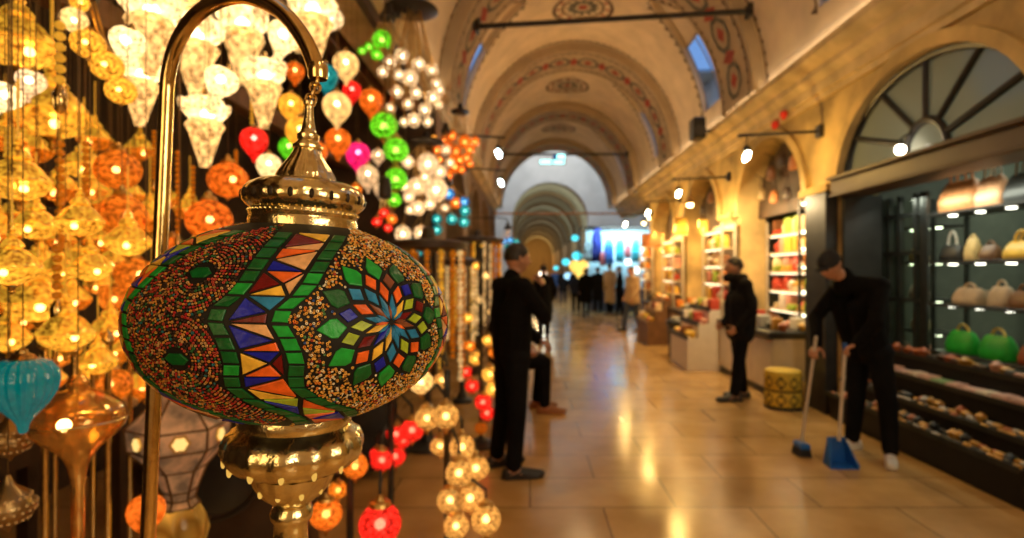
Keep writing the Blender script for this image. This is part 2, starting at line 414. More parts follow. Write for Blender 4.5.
# shells behind: right shops, left stall, ends
m = MB(); m.box((6.1, 8.6, 1.9), (.1, 23.2, 4.4)); struct('wall_back_right', m, pm('shop_wall', (.10,.12,.07), .8, 0, .2))
m = MB(); m.box((4.9, 8.6, 3.66), (2.4, 23.2, .08)); o = struct('ceiling_shop', m, pm('shop_ceiling', (.3,.3,.25), .8))
for i, y in enumerate((6.33, 9.23, 12.21, 15.22, 2.9)):
    m = MB(); m.box((4.9, y, 1.81), (2.38, .12, 3.62)); struct('wall_partition_%d' % i, m, pm('shop_partition', (.085,.09,.075), .8, 0, .1))
m = MB(); m.box((-3.35, 8.6, 2.0), (.1, 23.2, 4.2)); struct('wall_back_left', m, pm('stall_dark', (.045,.026,.015), .75, 0, .3))
m = MB(); m.box((-2.3, 8.6, 4.0), (2.1, 23.2, .1)); struct('ceiling_stall', m, wood_dk)
m = MB(); m.box((-2.3, 7.5, 2.0), (2.0, .12, 3.9)); struct('wall_stall_end', m, wood_dk)
m = MB(); m.box((-2.3, -.6, 2.0), (2.0, .1, 3.9)); struct('wall_stall_near', m, wood_dk)
m = MB(); m.box((1.3, -3.05, 3.4), (10, .1, 6.9)); struct('wall_near', m, plaster)
for c in RC[1:]:
    m = MB(); m.prism([(c-1.04, 2.36)]+[(c-1.04*math.cos(PI*i/20), 2.4+.95*math.sin(PI*i/20)) for i in range(21)]+[(c+1.04, 2.36)], 3.58, 3.62, 'x'); tn += 1; struct('trim_%d' % tn, m, pm('tympanum_wood', (.06,.03,.014), .6, 0, .5, 5))
# --- crossing beyond the end arch, and the second vault
def holed_wall(name, y, th, x0, x1, zt, mat, zs=ZS, R=RV-.16, xc=XC):
    m = MB(); n = 40
    for yy in (y, y+th):
        L = [(xc-R, 0), (xc-R, zs)]+[(xc+R*math.cos(PI-PI*i/n), zs+R*math.sin(PI-PI*i/n)) for i in range(n+1)]+[(xc+R, zs), (xc+R, 0)]
        m.add([(x0,yy,0), (xc-R,yy,0), (xc-R,yy,zs), (x0,yy,zs)], [(0,1,2,3)]); m.add([(x1,yy,0), (xc+R,yy,0), (xc+R,yy,zs), (x1,yy,zs)], [(0,1,2,3)])
        m.add([(x0,yy,zs), (xc-R,yy,zs), (xc-R,yy,zt), (x0,yy,zt)], [(0,1,2,3)]); m.add([(x1,yy,zs), (xc+R,yy,zs), (xc+R,yy,zt), (x1,yy,zt)], [(0,1,2,3)])
        for i in range(n):
            a, b = L[2+i], L[3+i]; m.add([(a[0],yy,a[1]), (b[0],yy,b[1]), (b[0],yy,zt), (a[0],yy,zt)], [(0,1,2,3)])
    struct(name, m, mat)
holed_wall('wall_crossing_far', 28, .4, -5, 7, 9, grey_wall, 4.13, 1.9, 1.0)
m = MB(); m.box((-5.05, 24.6, 4.5), (.1, 8, 9)); struct('wall_crossing_left', m, grey_wall)
m = MB(); m.box((7.05, 24.6, 4.5), (.1, 8, 9)); struct('wall_crossing_right', m, grey_wall)
m = MB(); m.box((1, 21.6, 9.05), (12, 1.4, .1)); m.box((1, 27.7, 9.05), (12, 1.4, .1)); m.box((-3.8, 24.6, 9.05), (2.4, 5, .1)); m.box((5.8, 24.6, 9.05), (2.4, 5, .1)); struct('ceiling_crossing', m, grey_wall)
v2 = MB(); 
grid(v2, [[vp(PI*i/36, 28.2), vp(PI*i/36, 80)] for i in range(37)]); struct('ceiling_far', v2, pm('far_plaster', (.44,.43,.34), .85))
for y in (28.2, 33, 38, 43, 49, 55, 62, 70): rib(y, 0, .8)
m = MB(); m.box((XC+2.3, 54.2, 2.05), (.2, 52, 4.2)); struct('wall_far_right', m, plaster)
m = MB(); m.box((XC-2.3, 54.2, 2.05), (.2, 52, 4.2)); struct('wall_far_left', m, plaster)
m = MB(); m.box((1, 80, 3.3), (6, .1, 6.6)); struct('wall_far_end', m, pm('ochre_plaster', (.55,.4,.2), .8))
# ================================================================== the mosaic lamp in front
LA, LB = .161, .1091
LC_ = Vector((-.2545, .62, 1.4773)); TILT = R_(2.5)
lampo = thing('mosaic_lamp', 'large oval mosaic glass lamp with a colourful star flower hanging from a brass hook', 'lamp', LC_)
lampo.rotation_euler = (0, TILT, 0)
def el(lo, la, off=0):
    """lon/lat in degrees -> point on the glass body, lifted by off metres"""
    lo, la = R_(lo), R_(la); cl = math.cos(la)
    p = Vector((LA*math.sin(lo)*cl, -LA*math.cos(lo)*cl, LB*math.sin(la)))
    n = Vector((p.x/LA**2, p.y/LA**2, p.z/LB**2)).normalized()
    return p+n*off
m = MB(); prof = [(LA*math.cos(R_(a)), LB*math.sin(R_(a))) for a in range(-88, 89, 4)]
m.lathe(prof, 72); m.build('glass_body', pm('dark_grout_glass', (.012,.010,.008), .6, 0, .3, 20, 0, spec=.2), lampo)
TC = [('green', (.004,.10,.018)), ('leaf_green', (.010,.30,.035)), ('orange', (.80,.13,.015)), ('royal_blue', (.006,.012,.36)), ('yellow', (.80,.46,.05)), ('dark_red', (.14,.004,.004)),
      ('sky_blue', (.02,.19,.40)), ('peach', (.74,.40,.17)), ('lime', (.36,.48,.03)), ('brown', (.20,.06,.02)), ('lilac', (.36,.30,.36)), ('turquoise', (.02,.30,.28))]
TI = {n: i for i, (n, c) in enumerate(TC)}
def tile_mat(n, c):
    return pm('tile_'+n, c, .36, 0, .28, 90, .12, coat=.0, spec=.32)
TM = [tile_mat(n, c) for n, c in TC]
def tile(mb, poly, ci, h=.0016, gap=.06):
    """one piece of coloured glass: bevelled slab following the body"""
    cx = sum(p[0] for p in poly)/len(poly); cy = sum(p[1] for p in poly)/len(poly); n = len(poly)
    def ring(k, off): return [el(cx+(p[0]-cx)*k, cy+(p[1]-cy)*k, off) for p in poly]
    a, b, c = ring(1-gap, .0002), ring(1-gap-.01, h*.75), ring(1-gap-.09, h)
    vs = a+b+c; fs = [(i, (i+1)%n, n+(i+1)%n, n+i) for i in range(n)]+[(n+i, n+(i+1)%n, 2*n+(i+1)%n, 2*n+i) for i in range(n)]+[tuple(range(2*n, 3*n))]
    mb.add(vs, fs, TI[ci])
# wavy bands of triangles between two chains of green squares
CEN = [(-78,60), (-62,47), (-44,33), (-34,19), (-28,14.5), (-22,11), (-17,12.3), (-11,12.6), (-4,11.2), (3,8.8), (8.5,6.2), (14,9.3), (19,12.8), (25,15.2), (32,17), (42,20.5), (55,27), (78,44)]
def cen(la):
    for (a, x), (b, y) in zip(CEN[:-1], CEN[1:]):
        if a <= la <= b: return x+(y-x)*(la-a)/(b-a)
    return CEN[0][1] if la < CEN[0][0] else CEN[-1][1]
HW = 9.0                              # half width of the band, in degrees on the equator, to the chain's centre line
BANDS = [0, 80, 140, 220, 300]
FLOW = [51.4, 51.4+220-80+80, ]
FLOW = [51.4, 191.4, 271.4]
SWIRL = [-15, 122]
def band(off, name, seed):
    r = random.Random(seed); tiles = MB(); chain = MB(); PA = ['orange', 'royal_blue', 'yellow', 'dark_red', 'peach', 'sky_blue', 'orange', 'yellow', 'royal_blue', 'orange', 'yellow', 'dark_red', 'lime']
    step = 6.0; la = -57.0; rows = []
    while la < 61: rows.append(la); la += step if abs(la) < 30 else step*1.1
    inner = HW-3.0
    for i, (a, b) in enumerate(zip(rows[:-1], rows[1:])):
        for s in (-1, 1):
            q = []
            for l, w in ((a, HW-2.7), (a, HW+2.7), (b, HW+2.7), (b, HW-2.7)):
                q.append((off+cen(l)+s*w/max(.45, math.cos(R_(l))), l+s*r.uniform(-.3, .3)))
            tile(chain, q if s > 0 else q[::-1], 'leaf_green' if (s > 0 and -12 < a < 27) or r.random() < .12 else 'green', gap=.19)
    prev = None; last = None
    big = rows[::2]
    for a, b in zip(big[:-1], big[1:]):
        def X(l, u): return (off+cen(l)+u*inner/max(.45, math.cos(R_(l))), l)
        j = r.uniform(-.35, .35); md = (a+b)/2+r.uniform(-1.5, 1.5); c = X(md, j)
        A, B, C, D = X(a,-1), X(a,1), X(b,1), X(b,-1)
        sh = r.random()
        polys = [[A,B,c], [B,C,c], [C,D,c], [D,A,c]] if sh < .6 else ([[A,B,X(md,1)], [A,X(md,1),D], [D,X(md,1),C]] if sh < .8 else [[A,B,X(md,-1)], [B,C,X(md,-1)], [C,D,X(md,-1)]])
        for p in polys:
            ch = r.choice([x for x in PA if x != last]); last = ch; tile(tiles, p, ch, gap=.19)
    tiles.build('triangle_tiles', TM, lampo, False); chain.build('square_tiles', TM, lampo, False)
for i, o in enumerate(BANDS): band(o, 'band', 11+i)
# star flowers: rings of rhombs around a centre
def flower(lo0, la0, seed):
    r = random.Random(seed); m = MB(); n = 12
    def P(rad, ang):
        u, v = rad*math.cos(ang), rad*math.sin(ang)
        la = la0+math.degrees(v/.1165); return (lo0+math.degrees(u/(LA*max(.35, math.cos(R_((la+la0)/2))))), la)
    rings = [.0015, .0175, .0315, .0435, .0535, .0575]
    cols = [['sky_blue', 'brown', 'sky_blue', 'orange', 'sky_blue'], ['orange', 'sky_blue', 'dark_red', 'sky_blue', 'yellow', 'brown', 'royal_blue'], ['lime', 'orange', 'royal_blue', 'yellow', 'dark_red', 'sky_blue', 'lime'], ['royal_blue', 'brown', 'lime', 'dark_red', 'sky_blue', 'yellow', 'orange']]
    da = 2*PI/n; ph = da/2*.3
    for k in range(4):
        for i in range(n):
            a = i*da+k*da/2+ph
            if k == 0:
                q = [P(rings[0], a), P(rings[1]*.62, a-da*.40), P(rings[1]+.001, a), P(rings[1]*.62, a+da*.40)]
            else:
                q = [P(rings[k-1]*(1 if k > 1 else .66)+.001, a), P(rings[k]*1.0-.0005, a-da*(.44-.03*k)), P(rings[k+1]-.001, a), P(rings[k]-.0005, a+da*(.44-.03*k))]
            tile(m, q, r.choice(cols[k]), gap=.16)
    lf = MB()
    for i in range(n):
        a = i*da+4*da/2+ph
        q = [P(.0425, a), P(.0525, a-da*.36), P(.0585, a-da*.31), P(.0705, a), P(.0585, a+da*.31), P(.0525, a+da*.36)]
        tile(lf, q, 'leaf_green' if math.cos(a) < .3 and i%3 else 'green', gap=.09)
    m.build('star_tiles', TM, lampo, False); lf.build('leaf_tiles', TM, lampo, False)
for i, f in enumerate(FLOW): flower(f, 6, 3+i)
SW = [(-12.2, 27.6), (-14.3, -11.4)]
cen_leaf = MB()
for so in (0, 137):
    for (x, y) in SW:
        x += so
        tile(cen_leaf, [(x-4.6, y), (x-2, y-2.8), (x+2.6, y-2.4), (x+4.4, y), (x+2, y+2.8), (x-2.6, y+2.4)], 'green', gap=.03)
cen_leaf.build('leaf_tiles', TM, lampo, False)
# seed beads
def bead_mat(name, cols):
    m, t = nt_new(name); L = t.links.new; out = N(t, 'ShaderNodeOutputMaterial'); b = N(t, 'ShaderNodeBsdfPrincipled')
    g = N(t, 'ShaderNodeNewGeometry'); cr = N(t, 'ShaderNodeValToRGB'); cr.color_ramp.interpolation = 'CONSTANT'; e = cr.color_ramp.elements
    while len(e) < len(cols): e.new(.5)
    tot = sum(w for w, c in cols); acc = 0
    for i, (w, c) in enumerate(cols): e[i].position = acc/tot; e[i].color = rgb(c); acc += w
    L(g.outputs['Random Per Island'], cr.inputs[0]); L(cr.outputs[0], b.inputs['Base Color'])
    b.inputs['Roughness'].default_value = .28; b.inputs['Metallic'].default_value = .3; b.inputs['Specular IOR Level'].default_value = .4
    L(b.outputs[0], out.inputs[0]); return m
bead_gold = bead_mat('gold_bead_mix', [(40,(.95,.52,.09)), (22,(.62,.30,.05)), (13,(.95,.84,.60)), (13,(.85,.24,.02)), (4,(.45,.03,.02)), (3,(.03,.10,.40)), (4,(.10,.30,.10)), (5,(.12,.07,.03))])
bead_dark = bead_mat('red_bead_mix', [(24,(.50,.06,.03)), (18,(.72,.32,.05)), (26,(.05,.025,.015)), (10,(.03,.17,.05)), (8,(.66,.40,.15)), (8,(.55,.015,.02)), (3,(.02,.20,.24)), (12,(.40,.20,.05))])
def torus_unit(n=7, k=4, R=.66, r=.36):
    vs = []; fs = []
    for i in range(n):
        a = 2*PI*i/n
        for j in range(k): b = 2*PI*j/k+PI/4; vs.append(((R+r*math.cos(b))*math.cos(a), (R+r*math.cos(b))*math.sin(a), r*math.sin(b)))
    for i in range(n):
        for j in range(k): fs.append((i*k+j, ((i+1)%n)*k+j, ((i+1)%n)*k+(j+1)%k, i*k+(j+1)%k))
    return np.array(vs), np.array(fs)
def bead_free(lo, la, pad=0):
    c = max(.3, math.cos(R_(la)))
    for o in BANDS:
        d = (lo-o-cen(la)+180) % 360-180
        if abs(d)*c < HW+3.1+pad: return False
    for f in FLOW:
        d = (lo-f+180) % 360-180; u = R_(d)*LA*math.cos(R_((la+6)/2)); v = R_(la-6)*.1165; q = math.hypot(u, v)
        if q < .0535: return False
        if q < .0715:
            a = (math.atan2(v, u)-(PI/6*.15)) % (PI/6); 
            if abs(a-PI/6*0) < PI/6*.0: pass
            a = min(a, PI/6-a)
            if a < PI/6*(.44 if q < .060 else .36*(1-(q-.060)/.0115)): return False
    for so in (0, 137):
        for (x, y) in SW:
            d = (lo-x-so+180) % 360-180
            if (d*c/4.9)**2+((la-y)/3.4)**2 < 1: return False
    return True
def in_swirl(lo, la):
    for s in (-17, 122):
        d = (lo-s+180) % 360-180
        if abs(d) < 36: return True
    return False
bd = .0030; pts_g = []; pts_d = []
la = -70.0
while la < 70:
    rad = LA*math.cos(R_(la)); n = int(2*PI*rad/bd); dl = math.degrees(bd*.92/math.hypot(LA*math.sin(R_(la)), LB*math.cos(R_(la))))
    for i in range(n):
        lo = 360*i/n+rng.uniform(-.4, .4)*360/n; l2 = la+rng.uniform(-.35, .35)*dl
        lo = (lo+180) % 360-180
        if in_swirl(lo, l2) or not bead_free(lo, l2): continue
        if rng.random() < .10: continue
        pts_g.append((lo, l2))
    la += dl
for so in (0, 137):                     # concentric rows of beads around the two leaves
    for wi, (x, y) in enumerate(SW):
        k = 0; rad = .0125
        while rad < .095:
            n = int(2*PI*rad/(bd*.97))
            for i in range(n):
                a = 2*PI*i/n; l2 = y+math.degrees(rad*math.sin(a)/.1165)
                if abs(l2) > 70: continue
                lo = x+so+math.degrees(rad*math.cos(a)/(LA*math.cos(R_(l2)))); lo = (lo+180) % 360-180
                # each point belongs to the nearer of the two centres
                d = [math.hypot(((lo-sx-so+180) % 360-180)*math.cos(R_(l2))*LA, (l2-sy)*.1165) for sx, sy in SW]
                if d[wi] > d[1-wi] or not in_swirl(lo, l2) or not bead_free(lo, l2): continue
                pts_d.append((lo, l2))
            rad += bd*.98
def beads(name, pts, mat, lab):
    tv, tf = torus_unit(); V = []; Fc = []; nv = len(tv)
    P = np.array(pts); lo, la = np.radians(P[:,0]), np.radians(P[:,1]); cl = np.cos(la)
    p = np.stack([LA*np.sin(lo)*cl, -LA*np.cos(lo)*cl, LB*np.sin(la)], 1)
    nrm = p/np.array([LA**2, LA**2, LB**2]); nrm /= np.linalg.norm(nrm, axis=1)[:,None]
    nrm += rng.normal(0, .22, nrm.shape); nrm /= np.linalg.norm(nrm, axis=1)[:,None]
    u = np.cross(nrm, [0,0,1.0]); u /= np.linalg.norm(u, axis=1)[:,None]; w = np.cross(nrm, u)
    rad = bd*.46*rng.uniform(.75, 1.12, len(P))
    vs = p[:,None,:]+nrm[:,None,:]*.0007+rad[:,None,None]*(tv[None,:,0:1]*u[:,None,:]+tv[None,:,1:2]*w[:,None,:]+tv[None,:,2:3]*nrm[:,None,:])
    fs = (tf[None]+(np.arange(len(P))*nv)[:,None,None]).reshape(-1, 4); vs = vs.reshape(-1, 3)
    me = bpy.data.meshes.new(name); me.vertices.add(len(vs)); me.vertices.foreach_set('co', vs.ravel())
    me.loops.add(fs.size); me.loops.foreach_set('vertex_index', fs.ravel().astype(np.int32))
    me.polygons.add(len(fs)); me.polygons.foreach_set('loop_start', np.arange(0, fs.size, 4, dtype=np.int32)); me.polygons.foreach_set('loop_total', np.full(len(fs), 4, dtype=np.int32))
    me.update(calc_edges=True); me.validate(); me.materials.append(mat); me.polygons.foreach_set('use_smooth', [True]*len(fs))
    o = link(name, me, lampo); o['kind'] = 'stuff'; o['label'] = lab
beads('seed_beads', pts_g, bead_gold, 'gold and white glass seed beads'); beads('seed_beads', pts_d, bead_dark, 'dark red and gold seed beads in rings')

# brass cap above the glass (fluted, pierced) and finial below
def fluted(prof, n, z0, z1, amp, lobes): 
    m = MB(); m.lathe(prof, n, lobes=lobes, amp=amp, lob=(z0, z1)); return m
K = .62/560
zt = LB*.935
cp = [(.056,.1), (.057,.108), (.0555,.112), (.057,.116), (.0555,.120), (.059,.123), (.063,.128), (.0645,.134), (.062,.141), (.056,.147), (.050,.150)]
fluted(cp, 160, .121, .149, .009, 20).build('cap_collar', gilt, lampo)
cp2 = [(.050,.150), (.0475,.1515), (.040,.1525), (.0335,.1535), (.0315,.155), (.0308,.158), (.0292,.162), (.0262,.167), (.0228,.172), (.0195,.177), (.0166,.182), (.0145,.1865), (.0140,.188), (.0160,.1895), (.0160,.192), (.0128,.195), (.0106,.198), (.0118,.201), (.0118,.204), (.0088,.207), (.0074,.212), (.0060,.219), (.0050,.228), (.0046,.236), (.0065,.238), (.0065,.241), (.0035,.243)]
fluted(cp2, 128, .1545, .187, .022, 16).build('cap_dome', gilt, lampo)
em = MB()                                # pierced openings and beading
for i in range(20):
    a = 2*PI*(i+.5)/20; c, s = math.cos(a), math.sin(a); rr = .0635
    em.sphere((rr*c, rr*s, .1335), .0034, 0, (.35+.5*abs(s), .35+.5*abs(c), 1.5), 8, 6)
em.build('cap_piercing', pm('pierced_hole', (.03,.016,.006), .5, .5, .2), lampo)
em = MB()
for i in range(56):
    a = 2*PI*i/56; em.sphere((.0570*math.cos(a), .0570*math.sin(a), .1175), .0011, 0, (1,1,1), 6, 4)
em.build('cap_beading', gilt, lampo)
fp = [(.058,-.098), (.060,-.107), (.058,-.114), (.061,-.118), (.068,-.123), (.0725,-.132), (.073,-.141), (.069,-.151), (.060,-.159), (.050,-.163), (.0455,-.166), (.044,-.170), (.041,-.178), (.035,-.188), (.027,-.196), (.021,-.200), (.0185,-.204), (.0205,-.207), (.0225,-.213), (.0215,-.219), (.018,-.223), (.0175,-.232), (.0185,-.245), (.017,-.252), (.0185,-.256), (.013,-.262), (.010,-.275), (.013,-.285), (.010,-.296), (.003,-.305)]
fluted(fp[:11], 168, -.161, -.119, .02, 14).build('finial_bowl', gilt, lampo)
fluted(fp[10:], 96, -.199, -.165, .02, 16).build('finial_stem', gilt, lampo)
em = MB()
for i in range(14):
    a = 2*PI*i/14; c, s = math.cos(a), math.sin(a)
    em.sphere((.0690*c, .0690*s, -.1505), .0038, 0, (.4+.5*abs(s), .4+.5*abs(c), 1.9), 8, 6)
for i in range(10):
    a = 2*PI*(i+.5)/10; c, s = math.cos(a), math.sin(a)
    em.sphere((.0372*c, .0372*s, -.183), .0032, 0, (.45+.5*abs(s), .45+.5*abs(c), 1.5), 8, 6)
em.build('finial_piercing', lamp('finial_glow', (1,.55,.10), .75), lampo)
# chain from cap to hook
hookend = at(318, 74, .635)
inv = (Matrix.Translation(LC_) @ Matrix.Rotation(TILT, 4, 'Y')).inverted()
A = Vector((0,0,.2405)); Bp = inv @ (hookend-Vector((0,0,.006)))
ch = MB(); nl = 4; d = Bp-A; lk = d.length/nl
for i in range(nl):
    c = A+d*((i+.5)/nl); M = Matrix.Translation(c) @ d.to_track_quat('Z', 'Y').to_matrix().to_4x4() @ Matrix.Rotation(PI/2*(i%2)+.5, 4, 'Z')
    loop = [M @ Vector((.0052*math.cos(t), 0, (.0045*math.sin(t))+(lk*.5-.002)*(1 if math.sin(t) > 0 else -1))) for t in [2*PI*(j+.5)/14 for j in range(14)]]
    ch.tube(loop, .0017, 6, closed=True)
ch.build('chain', brass, lampo)

# hooked brass stand
st = thing('lamp_stand', 'polished brass pole curving over into a hook that carries the big mosaic lamp', 'lamp stand', (0,0,0))
p0 = at(147, 560, .80); p1 = at(167, 92, .80)
ax = (p1-p0).normalized(); base = p0-ax*(p0.z/ax.z)
st.location = (base.x, base.y, 0)
pts = [base, base+(p0-base)*.5, p0, p0+(p1-p0)*.5, p0+(p1-p0)*.8, p0+(p1-p0)*.93, p1]
# arc over the top
arc = [(169,72,.795), (176,46,.785), (190,22,.77), (210,5,.75), (236,-4,.72), (262,1,.695), (285,15,.672), (302,36,.653), (312,56,.640), (318,74,.635)]
pts += [at(*q) for q in arc]
def smooth_path(p, n=6):
    out = []
    for i in range(len(p)-1):
        a, b, c, d = p[max(i-1,0)], p[i], p[i+1], p[min(i+2, len(p)-1)]
        for k in range(n):
            t = k/n; out.append(.5*((2*b)+(c-a)*t+(2*a-5*b+4*c-d)*t*t+(3*b-a-3*c+d)*t**3))
    return out+[p[-1]]
off = Vector((base.x, base.y, 0))
sp = smooth_path([p-off for p in pts])
m = MB(); m.tube(sp, .0098, 20); m.build('pole', brass, st)
m = MB(); e = sp[-1]; m.lathe([(.0100,.0), (.0108,.003), (.0108,.014), (.0100,.017)], 20, e-Vector((0,0,.006))); m.build('hook_ferrule', brass, st)
m = MB(); m.lathe([(.14,0), (.14,.012), (.12,.02), (.03,.03), (.022,.06), (.012,.08)], 32); m.build('base', brass_old, st)
# ================================================================== the lamp stall on the left
CEIL = 3.95
GC = {  # glass colours: (colour, strength)
 'white': ((1,.74,.38), 1.35), 'cream': ((1,.66,.26), 1.0), 'pearl': ((1,.72,.44), .5), 'bronze': ((1,.58,.18), .12), 'clear': ((1,.76,.52), .07), 'gold': ((1,.50,.04), .95), 'amber': ((1,.30,.010), .34), 'orange': ((1,.24,.010), .52), 'red': ((1,.02,.012), .75),
 'green': ((.16,.72,.015), .8), 'teal': ((.0,.33,.36), .55), 'magenta': ((1,.01,.22), .9), 'blue': ((.02,.22,.55), .8), 'yellow': ((1,.50,.07), 1.3)}
def gm(c, alpha=.3, mott=.35, scale=9, cell=False, k=1): return glow('%s_lamp_glass%s%d%d' % (c, '_cells' if cell else '', int(alpha*100), int(k*100)), GC[c][0], GC[c][1]*k, alpha, mott, scale, cell)
cord_me = MB().cyl((0,0,0), (0,0,1), .0013, 6).data('cord', pm('bronze_cord', (.16,.09,.03), .5, .5))
def chain_mesh():
    m = MB()
    return m
bead_me = MB()
for i in range(28): bead_me.sphere((0,0,(i+.5)/28), 1, 0, (1,1,1/28/2.0), 8, 5)
# the bead chain is a unit chain: x,y are scaled to the bead radius, z to the length
bead_data = bead_me.data('bead_chain', gm('gold', .0, .5, 3, k=.35))  # no lamp in these beads; lamplight on them is put in as glow
PROTO = {}
def parts_for(kind, c):
    """(name, mesh) of the parts of a lamp whose body is one unit wide, centred at its middle"""
    key = (kind, c)
    if key in PROTO: return PROTO[key]
    P = []
    def add(n, mb, mat, sharp=40):
        me = mb.data(n, mat); me.set_sharp_from_angle(angle=R_(sharp)); P.append((n, me))
    if kind == 'drop':
        m = MB(); m.lathe([(.10,.50), (.22,.47), (.36,.38), (.47,.22), (.50,.04), (.47,-.14), (.38,-.31), (.26,-.46), (.15,-.58), (.085,-.68), (.06,-.76), (.05,-.80), (.01,-.82)], 28); add('glass_globe', m, gm(c, .35, .25, 5))
        m = MB(); m.lathe([(.03,.66), (.07,.64), (.08,.58), (.12,.55), (.14,.49), (.12,.47)], 16); add('cap', m, brass_old)
        m = MB(); m.sphere((0,0,.12), .10, n=10, rings=7); add('bulb', m, bulbw); top = .66
    elif kind == 'ribbed':
        m = MB(); m.lathe([(.10,.44), (.26,.47), (.38,.41), (.48,.26), (.50,.08), (.46,-.12), (.36,-.31), (.24,-.46), (.14,-.58), (.085,-.68), (.07,-.78), (.05,-.83), (.01,-.85)], 96, lobes=20, amp=.045); add('ribbed_glass', m, pm('ribbed_turquoise_glass', (.0,.26,.34), .1, 0, .25, 9, 0, (.0,.34,.42), .16, .8))
        m = MB(); m.lathe([(.03,.66), (.07,.64), (.08,.58), (.15,.55), (.2,.48), (.16,.43)], 16); add('cap', m, brass_old); top = .66
    elif kind == 'round':
        m = MB(); m.lathe([(.12,.48)]+[(.5*math.cos(R_(a)), .46*math.sin(R_(a))) for a in range(70, -91, -10)], 28, lobes=14, amp=.012); add('glass_globe', m, gm(c, .25, .98, 9))
        m = MB(); m.lathe([(.03,.68), (.06,.66), (.07,.58), (.15,.54), (.19,.46), (.17,.44)], 16); add('cap', m, brass_old); m = MB(); m.lathe([(.04,-.45), (.07,-.48), (.03,-.54), (.005,-.57)], 12); add('finial', m, brass_old)
        m = MB(); m.sphere((.0,-.12,.02), .085, n=10, rings=7); add('bulb', m, bulbw); top = .68
    elif kind == 'mosaic':
        m = MB(); m.lathe([(.16,.46)]+[(.5*math.cos(R_(a)), .47*math.sin(R_(a))) for a in range(70, -71, -10)]+[(.14,-.46)], 24); add('mosaic_globe', m, gm(c, .18, .3, 7, True, .8))
        m = MB(); m.lathe([(.03,.72), (.07,.68), (.1,.58), (.24,.53), (.27,.45), (.2,.43)], 18); add('cap', m, brass_old); m = MB(); m.lathe([(.17,-.43), (.2,-.47), (.08,-.55), (.05,-.66), (.005,-.72)], 14); add('finial', m, brass_old)
        m = MB(); m.sphere((0,0,0), .13, n=10, rings=7); add('bulb', m, bulbm); top = .72
    elif kind == 'lotus':
        m = MB(); m.lathe([(.10,.52), (.26,.50), (.41,.42), (.50,.28), (.50,.14), (.40,.0), (.30,-.07)], 48, lobes=6, amp=.05); add('glass_bowl', m, gm(c, .22, .75, 9))
        m = MB(); m.lathe([(.30,-.05), (.39,-.12), (.43,-.2), (.39,-.28), (.34,-.38), (.29,-.55), (.24,-.75), (.18,-.95), (.13,-1.12), (.12,-1.2)], 40, lobes=8, amp=.035); add('glass_funnel', m, gm('cream' if c == 'white' else c, .2, .75, 8, k=1.15))
        for i in range(4):
            a = PI/2*i+.5; m = MB(); m.M = Matrix.Rotation(a, 4, 'Z') @ Matrix.Translation((.46,0,.22)) @ Matrix.Rotation(.5, 4, 'Y'); m.sphere((0,0,0), .19, 0, (.55,.9,1.15), 12, 8); add('petal', m, gm(c, .22, .3, 5))
        m = MB(); m.lathe([(.03,.72), (.06,.7), (.07,.6), (.13,.56), (.15,.5), (.12,.48)], 14); add('cap', m, brass)
        m = MB(); m.sphere((0,-.05,.08), .15, n=10, rings=7); add('bulb', m, bulbw); top = .72
    elif kind == 'lily':
        m = MB(); m.M = Matrix.Rotation(.5, 4, 'Y'); m.lathe([(.06,.50), (.24,.47), (.40,.36), (.50,.16), (.48,-.02), (.38,-.2), (.25,-.36), (.16,-.5), (.13,-.62), (.17,-.72), (.12,-.76)], 32, lobes=5, amp=.03); add('glass_bell', m, gm(c, .22, .7, 8))
        m = MB(); m.M = Matrix.Rotation(.5, 4, 'Y'); m.lathe([(.03,.66), (.06,.64), (.07,.56), (.12,.53), (.14,.48), (.1,.45)], 14); add('cap', m, brass)
        m = MB(); m.sphere((.02,-.05,.1), .14, n=10, rings=7); add('bulb', m, bulbw); top = .6
    elif kind == 'lantern':
        m = MB(); m.lathe([(.015,.86), (.03,.84), (.03,.80), (.07,.78), (.04,.74), (.10,.68), (.07,.63), (.13,.58), (.19,.50), (.21,.45), (.17,.41), (.24,.37), (.34,.27), (.42,.15), (.50,.06), (.51,.01), (.47,-.01)], 32, lobes=16, amp=.02, lob=(.05,.6)); add('pierced_dome', m, glow('gilt_filigree', (1,.46,.03), .5, .0, .98, 13, False, 1, .28))
        m = MB(); m.lathe([(.47,.0), (.50,-.03), (.46,-.12), (.37,-.22), (.24,-.30), (.12,-.34)], 32, lobes=16, amp=.02); add('glass_bowl', m, gm(c, .3, .9, 11))
        m = MB(); m.lathe([(.13,-.33), (.15,-.36), (.07,-.41), (.04,-.47), (.06,-.50), (.01,-.56)], 16); add('finial', m, brass)
        m = MB(); m.sphere((.03,-.16,-.10), .075, n=10, rings=7); add('bulb', m, bulbw); top = .86
    elif kind == 'ball':
        m = MB(); m.sphere((0,0,0), .5, n=16, rings=10); add('glass_globe', m, gm(c, .25, .5, 6)); m = MB(); m.lathe([(.05,.6), (.1,.57), (.16,.5), (.14,.46)], 12); add('cap', m, brass_old); m = MB(); m.sphere((0,0,0), .12, n=8, rings=6); add('bulb', m, bulbw); top = .6
    PROTO[key] = (P, top); return PROTO[key]
TAKEN = []
for px_, py_, X_, lo_, hi_, r_ in ((180,436,-1.3,-.5,.3,.21), (78,425,-1.12,-.4,.2,.14), (10,440,-1.3,-.1,.15,.08), (8,508,-1.12,-.1,.15,.08)):
    p_ = atx(px_, py_, X_); TAKEN += [(p_.x, p_.y, p_.z+lo_, p_.z+hi_, r_), (p_.x, p_.y, p_.z, 4.0, .006)]
for px_, Y_ in ((78,1.55), (76,1.5), (412,4.7), (388,4.3), (385,3.6)): p_ = at(px_, 0, Y_); TAKEN.append((p_.x, p_.y, 1.6, 4.0, .02))
TAKEN.append((-1.05, 4.7, 2.3, 3.9, .24))
